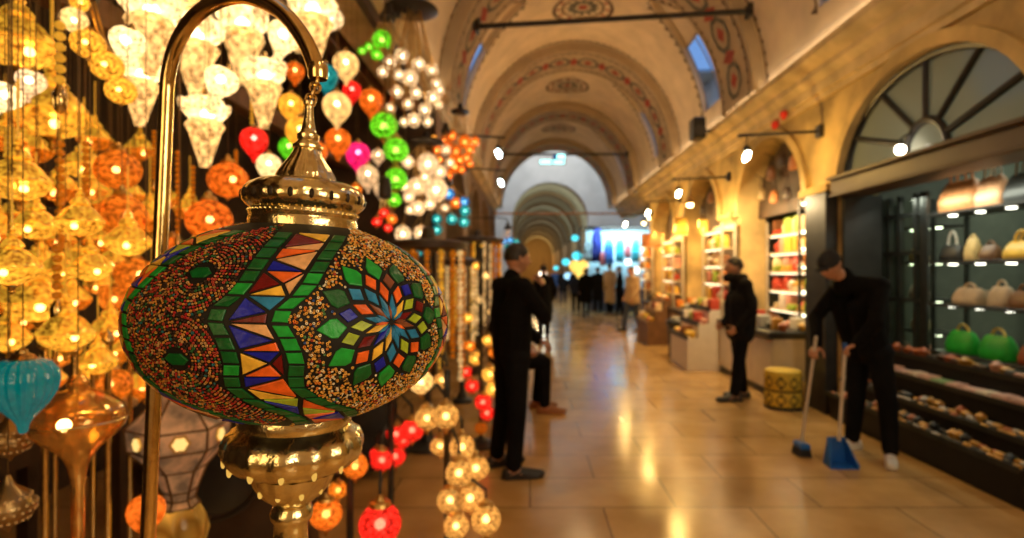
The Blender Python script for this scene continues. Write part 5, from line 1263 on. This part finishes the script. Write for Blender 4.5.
for i, (Y, z, w, c, lab) in enumerate([(4.98,.801-.0,.0,(0,0,0),''), (4.45,1.241,.2,(.30,.16,.08),'brown bag right of the cream white upright bag on the third shelf'), (4.15,1.241,.24,(.10,.08,.07),'dark bag at the right end of the third shelf'), (4.12,1.631,.2,(.55,.42,.3),'beige bag right of the mustard yellow handbag'), (4.10,2.081,.24,(.55,.14,.04),'rust orange bag at the far right end of the top shelf'), (4.36,.801,.22,(.34,.10,.05),'red brown bag right of the two bright green bags'), (4.08,.801,.2,(.5,.40,.26),'straw coloured bag at the right end of the lowest bag shelf')]):
    if w: bag('shoulder_bag', lab, Vector((3.93, Y, z)), w, .13, w*.7, lea('m%d' % i, c), None, 1, hh=.4)
gr = lea('green', (.02,.50,.05)); gd = pm('gold_handle', (.8,.6,.15), .3, .5)
for i, (px, py, Y, lab) in enumerate(((962,361,5.04,'bright green bag with a gold handle, left one of two above the stepped display'), (993,363,4.66,'bright green bag with a gold handle, right one of two above the stepped display'))):
    bag('green_bag', lab, Vector((3.90, Y, .801)), .30, .16, .20, gr, None, 1, gd, hh=.35)
for px, py, Y, c, lab in ((903,252,5.2,(.7,.5,.12),'small yellow bag seen through the glazed screen'), (897,296,5.3,(.6,.45,.35),'small beige bag seen through the glazed screen, below the yellow one'), (907,329,5.15,(.62,.5,.3),'round cream bag low behind the glazed screen'), (912,350,5.1,(.7,.3,.2),'coral bag at the bottom behind the glazed screen')):
    X = 4.1; z = {252:1.64, 296:1.26, 329:.93, 350:.6}[py]; Y = min(F*X/(px-CX)-.22, 5.9)
    bag('shoulder_bag', lab, Vector((X, Y, z+.001)), .2, .12, .15, lea('c%d' % px, c), None, 1, hh=.4)
shelf_unit('narrow lit shelf behind the glazed screen of the bag shop', 3.95, 4.28, 5.50, 6.02, [.6, .93, 1.26, 1.64, 2.0], ledm=led, ht=2.24, spots=3)
shelf_unit('deep dark cabinet of boxed bags on the back wall of the bag shop', 5.5, 5.95, 3.3, 6.1, [.4, .85, 1.3, 1.75, 2.2], pm('cabinet_olive', (.10,.12,.06), .5), steel, led, pm('cabinet_back', (.22,.27,.14), .7), 2.6)
for j, z in enumerate([.85, 1.3, 1.75, 2.2]): row(5.68, 3.45, 6.0, z, ['box','fold','bowl'], PALE+DARKG[:5]+[WARM[6]], .24, 'boxed or folded bag in the deep cabinet at the back of the bag shop', 'goods in the back cabinet', .03, 1.5, 300+j, hmax=.33)
shelf_unit('slim black rack against the partition by the doorway of the bag shop', 3.56, 3.90, 6.10, 6.24, [.5, .95, 1.35, 1.75, 2.05], ht=2.3)
for j, z in enumerate([.5, .95, 1.35, 1.75]):
    for k in range(4):
        me = good_mesh(['jar','box'][(j+k)%2], k, (PALE+WARM)[(j*3+k*2)%12]); o = link(GN[['jar','box'][(j+k)%2]][0], me); hz = max(v.co.z for v in me.vertices); o.location = (3.61+.08*k, 6.17, z+.001); o.scale = (.5,.7,min(1, .3/hz)); tag(o, 'small bottle or packet on the slim black rack by the bag shop doorway', 'packet', 'goods on the slim rack')
# small red lit panel
o = thing('red_light_panel', 'small red lit panel hanging in the bag shop doorway', 'lit panel', at(860,216,6.0))
m = MB(); m.box((0,0,0), (.26,.03,.13), 0, 0, .008); m.build('case', black, o); m = MB(); m.box((-.065,-.018,0), (.09,.006,.08)); m.box((.06,-.018,0), (.10,.006,.08)); m.build('red_light', lamp('red_light', (1,.03,.06), 4), o)
m = MB(); m.cyl((0,0,.06), (0,0,.5), .006, 6); m.build('hanger', black, o)
# spot downlights in the bag shop ceiling
def ceiling_spot(label, loc, group=None):
    o = thing('ceiling_spotlight', label, 'spotlight', loc); m = MB(); m.lathe([(.05,.07), (.055,0), (.045,0), (.04,.02)], 16); m.build('housing', black, o); m = MB(); m.lathe([(.001,.012), (.042,.012), (.042,.018)], 14); m.build('lens', lamp('spot_lens', (1,.92,.75), 30), o)
# --- stall counters and shelves under the further arches
def stall(c, idx, where, y0, y1, mats, led_m, kinds, xf=2.95):
    x1 = xf+.55
    o = thing('stall_counter', 'white fronted counter with black top, %s' % where, 'counter', ((xf+x1)/2, (y0+y1)/2, 0)); dx, dy = x1-xf, y1-y0
    m = MB(); m.box((0,0,.36), (dx,dy,.72), 0, 0, .01); m.build('cabinet', white_lam, o, False); m = MB(); m.box((-.02,0,.76), (dx+.08,dy+.06,.09), 0, 0, .01); m.build('top', black, o, False)
    m = MB(); m.box((0,0,.04), (dx+.01,dy+.01,.08)); m.build('plinth', black, o, False)
    n = max(2, int(dy/.6))
    for i in range(n): m = MB(); m.box((-dx/2-.008, -dy/2+dy*(i+.5)/n, .4), (.016, dy/n-.03, .56), 0, 0, .004); m.build('door', white_lam, o, False)
    row(xf+.14, y0+.08, y1-.05, .805, ['bowl','box','fold'], DARKG+mats[:3], .17, 'small tray or packet on the black counter top, %s' % where, 'goods on counter top %d' % idx, .03, .9, idx*7)
    row(xf+.40, y0+.08, y1-.05, .805, kinds, mats, .15, 'packed sweet or spice on the counter, %s' % where, 'packed goods behind counter top %d' % idx, .03, 1.1, idx*7+1)
    s0 = 3.72; zs = [.55, .98, 1.26, 1.54, 1.82, 2.10]
    ys_ = y0+.65 if idx == 2 else y0-.1
    shelf_unit('tall brightly lit goods shelf, %s' % where, s0, s0+.36, ys_, y1+.1, zs, pm('shelf_cream', (.62,.46,.25), .5), pm('shelf_post', (.5,.42,.3), .5), led_m, pm('shelf_back', (.62,.50,.33), .7), 2.3)
    for j, z in enumerate(zs[1:]):
        row(s0+.12, ys_+.08, y1-.02, z, kinds, mats, .15, 'bright packet, jar or bowl on lit shelf, %s' % where, 'goods on lit shelf %d' % idx, .03, 1.42, idx*31+j, hmax=.225)
stall(7.74, 2, 'behind the bearded person', 6.80, 8.66, WARM[2:], ledw, ['box','bowl','fold','jar'], 2.95)
stall(10.72, 3, 'left of the bearded person', 9.75, 11.6, WARM, ledw, ['box','jar','bowl'], 2.92)
stall(13.7, 4, 'beside the person in beige', 12.75, 14.6, WARM, ledw, ['box','bowl','jar'], 2.95)
def tier_stand(c, idx, where, x=2.44, n=3):
    o = thing('tiered_stand', ('white stepped goods stand before the pier, %s' if idx == 1 else 'brown wooden stepped goods stand before the pier, %s') % where, 'display stand', (0,0,0)); y0, y1 = c-.52, c+.52
    m = MB(); pf = [(x,0)]
    for k in range(n): pf += [(x+.17*k, .5+.22*k), (x+.17*(k+1), .5+.22*k)]
    pf.append((x+.17*n, 0)); m.prism(pf, y0, y1, 'y'); m.build('steps', white_lam if idx == 1 else wood, o, False)
    for k in range(n):
        m = MB(); m.box((x+.17*k-.006, c, .5+.22*k+.01), (.014, 1.06, .07)); m.build('edge_board', black if idx == 1 else wood_lt, o, False)
        row(x+.17*k+.09, y0+.07, y1-.02, .5+.22*k, ['bowl','bowl','box'], WARM, .16, 'heaped bowl or packet on the goods stand, %s' % where, 'goods on the stand %d' % idx, .01, .95, 200+idx*5+k)
tier_stand(9.19, 1, 'between the first two counters'); tier_stand(12.18, 2, 'past the second counter')
def pier_rack(c, idx, where):
    shelf_unit('small wall rack of bright goods on the pier, %s' % where, 3.0, 3.2, c-.46, min(c+.46, 15.3), [1.08, 1.36, 1.64, 1.92, 2.2], pm('shelf_cream', (.62,.46,.25), .5), pm('shelf_post', (.5,.42,.3), .5), ledw, pm('shelf_back', (.62,.50,.33), .7), 2.3)
    for j, z in enumerate([1.08, 1.36, 1.64, 1.92]): row(3.09, c-.36, min(c+.36, 15.2), z, ['box','jar','bowl'], WARM, .15, 'bright packet, jar or bowl on the wall rack, %s' % where, 'goods on the wall rack %d' % idx, .01, 1.2, 400+idx*9+j, hmax=.235)
pier_rack(9.23, 1, 'left of the bearded person'); pier_rack(12.21, 2, 'second from the bearded person'); pier_rack(15.1, 3, 'farthest down the hall')
# hanging goods in the dark heads of the arches
hb = [lea('h1', (.22,.09,.035)), lea('h2', (.05,.03,.02)), lea('h3', (.45,.16,.04)), lea('h4', (.30,.20,.08))]
for i, (c, dy, z, w, k) in enumerate([(7.74,-.72,2.62,.2,0), (7.74,-.40,2.86,.22,2), (7.74,-.05,2.95,.2,1), (7.74,.30,2.84,.22,0), (7.74,.62,2.60,.2,3), (7.74,-.2,2.50,.18,1), (7.74,.2,2.50,.2,2), (10.72,-.5,2.66,.2,2), (10.72,0,2.85,.22,0), (10.72,.5,2.66,.2,1)]):
    o = thing('hanging_bag', ['small leather bag hanging in the dark head of the second arch', 'small leather bag hanging in the dark head of the third arch'][c > 8], 'bag', (3.46, c+dy, z), PI/2, ['bags hanging in the second arch', 'bags hanging in the third arch'][c > 8])
    m = MB(); m.lathe([(.02,0), (w*.5,.02), (w*.52,w*.5), (w*.38,w*.85), (w*.2,w*.95)], 16); m.M = None; 
    for q in m.v: q.y *= .45
    m.build('body', hb[k], o); m = MB(); m.tube([(w*.3*math.cos(t), 0, w*.9+.16*math.sin(t)) for t in [PI*j/10 for j in range(11)]], .008, 6); m.cyl((0,0,w*.9+.16), (0,.1,w*.9+.2), .006, 5); m.build('strap', hb[1], o)
shelf_unit('narrow corner shelf with white lit boards beside the dark pier', 3.52, 3.8, 6.80, 7.30, [.35, .7, 1.0, 1.3, 1.62, 1.86, 2.08, 2.44], white_lam, black, lamp('cool_strip', (.9,1,.7), 9), None, 2.5)
for j, z in enumerate((.7,1.0,1.3,1.62,1.86)): row(3.62, 6.86, 7.25, z, ['box','jar'], WARM[:2]+[WARM[7]], .12, 'small packet on the narrow corner shelf beside the dark pier', 'packets on the corner shelf', .03, .9, 90+j, hmax=.19)
# dark posts beside the pier of the bag shop
m = MB(); m.box((3.23, 6.22, 1.2), (.13,.44,2.4), 0, 0, .01); m.box((3.51, 5.925, 1.17), (.40,.05,2.34), 0, 0, .005); tn += 1; struct('trim_%d' % tn, m, black)
# drum pouf
p = at(783, 407, 6.35); o = thing('drum_pouf', 'yellow and black patterned drum standing on the floor beside the counter', 'pouf', (p.x, p.y, 0)); r_ = .2; yel = pm('yellow_weave', (.66,.46,.05), .7, 0, .2, 40)
m = MB(); m.lathe([(r_*.93,0), (r_,.03), (r_,.19), (r_*.96,.205), (r_,.22), (r_,.38), (r_*.95,.42), (r_*.6,.435), (.001,.44)], 32); m.build('body', yel, o)
m = MB()
for zz in (.11, .30):
    for i in range(9):
        a = 2*PI*i/9
        vs = []; 
        for da, dz in ((-.3,0), (0,-.075), (.3,0), (0,.075)): vs.append(((r_+.004)*math.cos(a+da), (r_+.004)*math.sin(a+da), zz+dz))
        b_ = len(vs); vs += [((r_-.004)*v[0]/(r_+.004), (r_-.004)*v[1]/(r_+.004), v[2]) for v in vs]
        m.add(vs, [(0,1,2,3), (7,6,5,4)]+[(k, 4+k, 4+(k+1)%4, (k+1)%4) for k in range(4)])
m.lathe([(r_+.003,.195), (r_+.004,.2), (r_+.004,.21), (r_+.003,.215)], 32, caps=False); m.lathe([(r_*.95,.0), (r_+.004,.0), (r_+.004,.035)], 32, caps=False); m.build('diamond_bands', black, o, False)
# dark stand left of the counters
p = at(676, 352, 10.6); o = thing('waste_bin', 'dark grey bin at the left end of the white counter', 'bin', (2.66, 10.08, 0)); m = MB(); m.lathe([(.13,0), (.16,.02), (.19,.62), (.2,.64), (.19,.66), (.1,.72), (.001,.73)], 24); m.build('body', pm('bin_plastic', (.05,.05,.055), .4), o); m = MB(); m.lathe([(.2,.60), (.205,.61), (.205,.64), (.2,.65)], 24); m.build('rim', black, o)
# small hanging signs and banners above the far stalls
for i, (px, py, Y, w, h, c, lab) in enumerate([(652,240,13,.5,.3,(.30,.10,.03),'brown hanging board over the far stalls'), (681,226,11.4,.24,.34,(.75,.45,.06),'round orange shop lamp board between far stalls'), (703,228,10.2,.16,.3,(.7,.5,.1),'yellow hanging board over the counter left of the bearded person')]):
    p = at(px, py, Y); o = thing('hanging_board', lab, 'board', p); m = MB(); m.box((0,0,0), (w,.04,h), 0, 0, .02); m.build('panel', pm('board%d' % i, c, .5), o); m = MB(); m.tube([(-w/2,-.03,-h/2), (w/2,-.03,-h/2), (w/2,-.03,h/2), (-w/2,-.03,h/2)], .014, 6, closed=True); m.build('border', brass_old, o); m = MB(); m.cyl((-w*.3,0,h/2), (-w*.3,0,h/2+.3), .006, 6); m.cyl((w*.3,0,h/2), (w*.3,0,h/2+.3), .006, 6); m.build('hanger', black, o)
# lamps on brackets along both cornices
LAMPS = []
def bracket(label, X, Y, z, L, sg, col, zoff=-.23, power=0, nm='bracket_spotlight'):
    o = thing(nm, label, 'spotlight', (X, Y, z)); m = MB(); m.cyl((0,0,0), (sg*L, 0, -.05), .018, 8); m.box((.0,0,0), (.05,.1,.14), 0, 0, .008); m.build('arm', black, o)
    q = Vector((sg*(L-.1), 0, -.05)); m = MB(); m.cyl(q, q+Vector((0,0,zoff+.1)), .008, 6); m.lathe([(.02,zoff+.12), (.045,zoff+.10), (.05,zoff+.05)], 14, q); m.build('holder', black, o)
    m = MB(); m.M = Matrix.Translation(q+Vector((0,0,zoff))) @ Matrix.Rotation(.45*sg*-1, 4, 'Y'); m.sphere((0,0,0), .04, 0, (.9,.9,1.7), 12, 8); m.build('bulb', lamp('spot_bulb_'+col, {'w':(1,.86,.55), 'c':(.72,.95,1)}[col], 45), o)
    if power: LAMPS.append((Vector((X,Y,z))+q+Vector((0,0,zoff-.09)), power, {'w':(1,.58,.13), 'c':(.8,.95,1)}[col]))
bracket('bright bulb on a long arm from the ochre pier between the two nearest arches', 3.27, 6.33, 3.12, .92, -1, 'w', power=38)
bracket('bright bulb on an arm from the second ochre pier', 3.27, 9.23, 3.10, .92, -1, 'w', power=38)
bracket('bright bulb on an arm from the third ochre pier', 3.27, 12.21, 3.10, .80, -1, 'w', power=38)
bracket('bright bulb on an arm from the fourth ochre pier', 3.27, 15.1, 3.10, .80, -1, 'w', power=38)
bracket('cool white bulb on an arm from the left cornice, nearer of two', -1.2, 8.0, 3.5, .85, 1, 'c', power=5)
bracket('cool white bulb on an arm from the left cornice, farther of two', -1.2, 10.6, 3.5, .75, 1, 'c', power=5)
p = at(905,152,4.9); o = thing('globe_bulb', 'bare round bulb in front of the fanlight of the bag shop', 'bulb', (3.24, p.y, 2.60)); m = MB(); m.sphere((0,0,0), .042, n=14, rings=9); m.build('bulb', bulbw, o); m = MB(); m.cyl((0,0,.035), (0,0,.09), .018, 8); m.tube([(0,0,.09), (.05,0,.13), (.2,0,.14)], .008, 6); m.build('holder', black, o)
# exit sign under the second tie rod
o = thing('exit_sign', 'lit green white sign hanging under the second tie rod', 'sign', at(553,160,15.7)); m = MB(); m.box((-.02,0,-.06), (.72,.05,.13), 0, 0, .01); m.box((.17,0,.09), (.36,.05,.16), 0, 0, .01); m.build('case', black, o, False)
m = MB(); m.box((-.2,-.028,-.06), (.32,.006,.10)); m.box((.16,-.028,-.06), (.30,.006,.10)); m.box((.22,-.028,.09), (.22,.006,.12)); m.build('lit_face', lamp('sign_light', (.35,1,.92), 3.2), o, False)
m = MB(); m.box((.06,-.028,.085), (.09,.006,.10)); m.build('blue_mark', lamp('sign_blue', (.01,.12,.35), 1), o, False)
m = MB(); m.cyl((-.15,0,0), (-.15,0,.16), .008, 6); m.cyl((.25,0,.15), (.25,0,.17), .008, 6); m.build('hanger', black, o)
# loudspeaker on the right cornice, red pennants
p = Vector((2.78, 9.3, 3.70)); o = thing('mounted_loudspeaker', 'black loudspeaker mounted on the right cornice under the vault', 'loudspeaker', p); m = MB(); m.box((0,0,.2), (.2,.26,.36), 0, 0, .02); m.build('cabinet', black, o); m = MB(); m.cyl((.08,0,.2), (.24,0,.16), .02, 8); m.build('bracket', black, o); m = MB(); m.M = Matrix.Rotation(R_(90), 4, 'X'); m.lathe([(.09,.15), (.08,.158), (.03,.152), (.001,.156)], 18, (0,.15,0)); m.build('cone', pm('speaker_cone', (.05,.05,.05), .6), o)
for i, (yy, zz) in enumerate(((7.0,3.50), (7.25,3.44))):
    m = MB(); m.lathe([(.001,.05), (.045,.03), (.05,-.02), (.02,-.06), (.001,-.07)], 14); m.cyl((0,0,.04), (.06,0,.06), .006, 6); o = m.build('hanging_ornament', pm('red_plastic', (.6,.03,.02), .4)); o.location = (3.17, yy, zz); tag(o, ['upper small red ornament hanging from the right cornice', 'lower small red ornament hanging from the right cornice'][i], 'ornament')
# --- far textiles and lights in the crossing
cl = {'navy':(.02,.035,.25), 'teal':(.03,.35,.42), 'pink':(.6,.18,.2), 'pale':(.45,.62,.7), 'blue':(.03,.15,.5)}
for i, (px, y0, y1, w, c, lab) in enumerate([(597,228,262,10,'navy','dark blue robe hanging highest at the far stall'), (609,240,264,9,'blue','blue robe hanging beside the dark blue one'), (620,240,262,8,'teal','turquoise scarf hanging at the far stall'), (628,242,258,6,'pink','pink scarf hanging at the far stall'), (636,240,262,8,'teal','turquoise scarf close to the brown board'), (603,252,266,6,'pink','small pink scarf under the blue robes'), (588,240,262,9,'pale','pale blue cloth at the left end of the far textile stall')]):
    Y = 21.4-.07*(i%2); a, b = at(px, y0, Y), at(px, y1, Y); wd = w*Y/F; m = MB(); n = 14; H = a.z-b.z; vs = []
    for j, zz in enumerate((0, -.08, -.3, -.65, -1)):
        for k in range(n): t = k/(n-1); vs.append(((t-.5)*wd*(.55+.45*min(1, -zz*3)), .05*math.sin(t*18+j)*min(1, -zz*4), zz*H))
    m.add(vs, [(j*n+k, j*n+k+1, (j+1)*n+k+1, (j+1)*n+k) for j in range(4) for k in range(n-1)])
    o = m.build('hanging_robe' if 'robe' in lab else 'hanging_scarf', pm('cloth_'+c, cl[c], .8)); sd = o.modifiers.new('s', 'SOLIDIFY'); sd.thickness = .02; o.location = a; tag(o, lab, 'clothing')
o = thing('textile_stall', 'pale blue backed textile stall in the far hall behind the hanging robes', 'stall', (3.75, 22.6, 0))
m = MB(); m.box((0,0,1.6), (3.0,.1,3.2), 0, 0, .02); m.build('back_panel', pm('pale_blue_panel', (.50,.72,.80), .7), o); m = MB(); m.box((0,-.75,.45), (2.8,.5,.9), 0, 0, .02); m.build('counter', pm('stall_dark_counter', (.05,.05,.07), .6), o); m = MB(); m.box((0,-.5,3.25), (3.1,1.1,.1), 0, 0, .02); m.build('awning', wood_dk, o)

m = MB(); p0, p1 = at(580,227,21.45), at(646,227,21.45); m.cyl(p0, p1, .02, 8); m.cyl((p0.x,p0.y,0), p0, .02, 8); m.cyl((p1.x,p1.y,0), p1, .02, 8); tag(m.build('clothes_rail', black), 'dark rail carrying the blue and pink textiles in the far hall', 'rail')
for i, (px, py, Y, s, c, lab) in enumerate([(575,238,22,7,'c','round turquoise light high in the far hall'), (577,256,22,10,'c','larger turquoise light below the round one in the far hall'), (543,274,26,8,'w','white light at the end of the far hall'), (566,262,24,8,'c','turquoise light at head height in the far hall'), (556,268,26,5,'c','small turquoise light beside the white one in the far hall'), (568,276,25,8,'cc','big pale blue light low in the far hall'), (637,270,19.5,7,'w','white lamp at the end of the right stalls'), (630,290,19,6,'w','lower white lamp at the end of the right stalls'), (628,262,20,6,'w','small white lamp above the far textiles')]):
    p = at(px, py, Y); o = thing('round_ceiling_lamp', lab, 'lamp', p); r = s*Y/F/2; m = MB(); m.sphere((0,0,0), r, 0, (1,1,.85), 14, 8); m.build('lamp_shade', lamp('far_light_'+c, {'c':(.08,.75,.9), 'w':(1,.85,.65), 'cc':(.4,.75,1)}[c], {'c':1.6,'w':4,'cc':1.6}[c]), o); m = MB(); m.cyl((0,0,r*.8), (0,0,r+.5), .01, 6); m.lathe([(r*.4,r*.75), (r*.3,r*1.0), (.01,r*1.1)], 10); m.build('cord', black, o)
p = at(579,268,19.4); o = thing('heart_light', 'heart shaped yellow light decoration in the far hall', 'light', p); m = MB(); s = .30
pts = [(s*.062*16*math.sin(t)**3, s*.062*(13*math.cos(t)-5*math.cos(2*t)-2*math.cos(3*t)-math.cos(4*t))) for t in [2*PI*i/40 for i in range(40)]]
for a, b in pts[::2]: m.sphere((a, 0, b), .055, n=8, rings=6)
for k in (.35, .68):
    for a, b in pts[::3]: m.sphere((a*k, 0, b*k), .055, n=8, rings=6)
m.build('bulbs', lamp('heart_bulbs', (1,.62,.12), 1.6), o); m = MB(); m.tube([(a, .05, b) for a, b in pts], .02, 6, closed=True); m.cyl((0,.05,pts[0][1]), (0,.05,1.6), .01, 6); m.build('wire_frame', black, o)
# small lights dotted along the far stalls
for i, (px, py, Y) in enumerate([(644,222,17.3), (650,217,16.4), (676,247,12.6), (664,250,14.2), (655,236,15.6), (690,203,10.0)]):
    p = at(px, py, Y); o = thing('stall_lamp', 'small warm lamp hanging over the far lit stalls', 'lamp', p, 0, 'lamps over the far stalls'); m = MB(); m.lathe([(.03,.1), (.07,.06), (.11,-.02), (.10,-.02)], 14); m.build('lamp_shade', brass_old, o); m = MB(); m.sphere((0,0,-.02), .06, n=10, rings=6); m.build('bulb', lamp('stall_bulb', (1,.75,.3), 18), o); m = MB(); m.cyl((0,0,.09), (0,0,.5), .006, 6); m.build('cord', black, o)
# ================================================================== light and camera
def light(name, typ, loc, energy, col, size=.1, rot=None, sy=None, spot=None):
    d = bpy.data.lights.new(name, typ); d.energy = energy; d.color = col
    if typ == 'AREA':
        d.size = size
        if sy: d.shape = 'RECTANGLE'; d.size_y = sy
    elif typ == 'SPOT': d.spot_size = spot or 1.6; d.spot_blend = .5; d.shadow_soft_size = size
    else: d.shadow_soft_size = size
    o = bpy.data.objects.new(name, d); COL.objects.link(o); o.location = loc
    if rot: o.rotation_euler = rot
    return o
for i, (p, e, c) in enumerate(LAMPS): light('spot_lamp', 'POINT', p, e, c, .05)
WL = (1,.74,.44)
# hidden strips added on top of both cornices to light the vault
light('vault_fill_strip', 'AREA', (3.05, 8.6, 3.935), 34, WL, .06, (PI, R_(30), 0), 23)
light('vault_fill_strip', 'AREA', (-1.15, 8.6, 3.935), 34, WL, .06, (PI, R_(-30), 0), 23)
# fill lights added in front of stall goods and bags, then the shop room
for c, e, col in ((4.75, 9, (.95,1,.80)), (7.74, 42, (1,.74,.40)), (10.72, 42, (1,.66,.26)), (13.7, 46, (1,.62,.22)), (9.23, 24, (1,.66,.26)), (12.21, 24, (1,.64,.24))):
    light('goods_fill_light', 'AREA', (2.86 if c > 5 else 3.68, c, 2.42 if c > 5 else 2.22), e, col, .15, (0, R_(-48 if c > 5 else -22), 0), 1.7)
light('fanlight_room_light', 'AREA', (4.8, 4.75, 3.5), 26, (.85,1,.85), .8, (0,0,0), 1.6)
light('cabinet_fill_light', 'AREA', (4.9, 4.9, 2.75), 16, (.85,1,.70), .3, (0, R_(-50), 0), 2.2)  # added to brighten the back cabinet, no fixture there
# key lights added behind the camera for the mosaic lamp and its brass
light('lamp_key_light', 'AREA', (2.6, -1.4, 2.0), 52, (1,.80,.52), 1.8, (R_(80), 0, R_(52)), 1.5)
light('lamp_key_light', 'AREA', (-1.1, -1.7, 1.9), 16, (1,.66,.28), 1.2, (R_(80), 0, R_(-20)), 1.6)
light('hall_fill_light', 'POINT', (1.0, 3.6, 3.9), 36, (1,.68,.34), .15)  # fill points added in mid-air to brighten hall and vault
light('hall_fill_light', 'POINT', (1.0, 11.0, 4.2), 38, (1,.68,.34), .15)

for y_, e_, c_ in ((31, 70, (.95,1,.82)), (40, 60, (.95,1,.82)), (51, 60, (1,.9,.7)), (64, 80, (1,.7,.35)), (75, 160, (1,.6,.22))): light('hall_fill_light', 'POINT', (1.0, y_, 4.0), e_, c_, .2)  # fill added along the far vault to lift it out of the dark
light('textile_stall_light', 'AREA', (3.7, 21.0, 3.0), 130, (.62,.90,1), 2.0, (R_(72), 0, 0), .3)
light('hall_fill_light', 'POINT', (1.2, -.8, 3.4), 30, (1,.72,.4), .2)  # fill added behind the camera, brightens what the brass reflects
# daylight of the crossing comes through its open roof light
w = bpy.data.worlds.new('sky'); S.world = w; w.use_nodes = True; t = w.node_tree; t.nodes.clear()
bg = N(t, 'ShaderNodeBackground', Color=(.17,.34,.70,1), Strength=1.0); ow = N(t, 'ShaderNodeOutputWorld'); t.links.new(bg.outputs[0], ow.inputs[0])
light('crossing_daylight', 'AREA', (1, 24.6, 8.9), 430, (1,.94,.82), 4.5, (0,0,0), 4)
cam = bpy.data.cameras.new('camera'); co = bpy.data.objects.new('camera', cam); COL.objects.link(co); S.camera = co
co.location = (0, 0, EYE); co.rotation_euler = (PI/2, 0, 0); cam.sensor_width = 36; cam.lens = F/1024*36
cam.shift_x = (512-CX)/1024; cam.shift_y = (CY-269)/1024; cam.clip_start = .02; cam.clip_end = 200
cam.dof.use_dof = True; cam.dof.focus_distance = .50; cam.dof.aperture_fstop = 4.8; cam.dof.aperture_blades = 0
S.view_settings.view_transform = 'Standard'; S.view_settings.look = 'None'; S.view_settings.gamma = 1; S.view_settings.use_curve_mapping = False; S.view_settings.exposure = .12
S.cycles.sample_clamp_indirect = 4; S.cycles.max_bounces = 8; S.cycles.transparent_max_bounces = 24; S.cycles.caustics_reflective = False; S.cycles.caustics_refractive = False
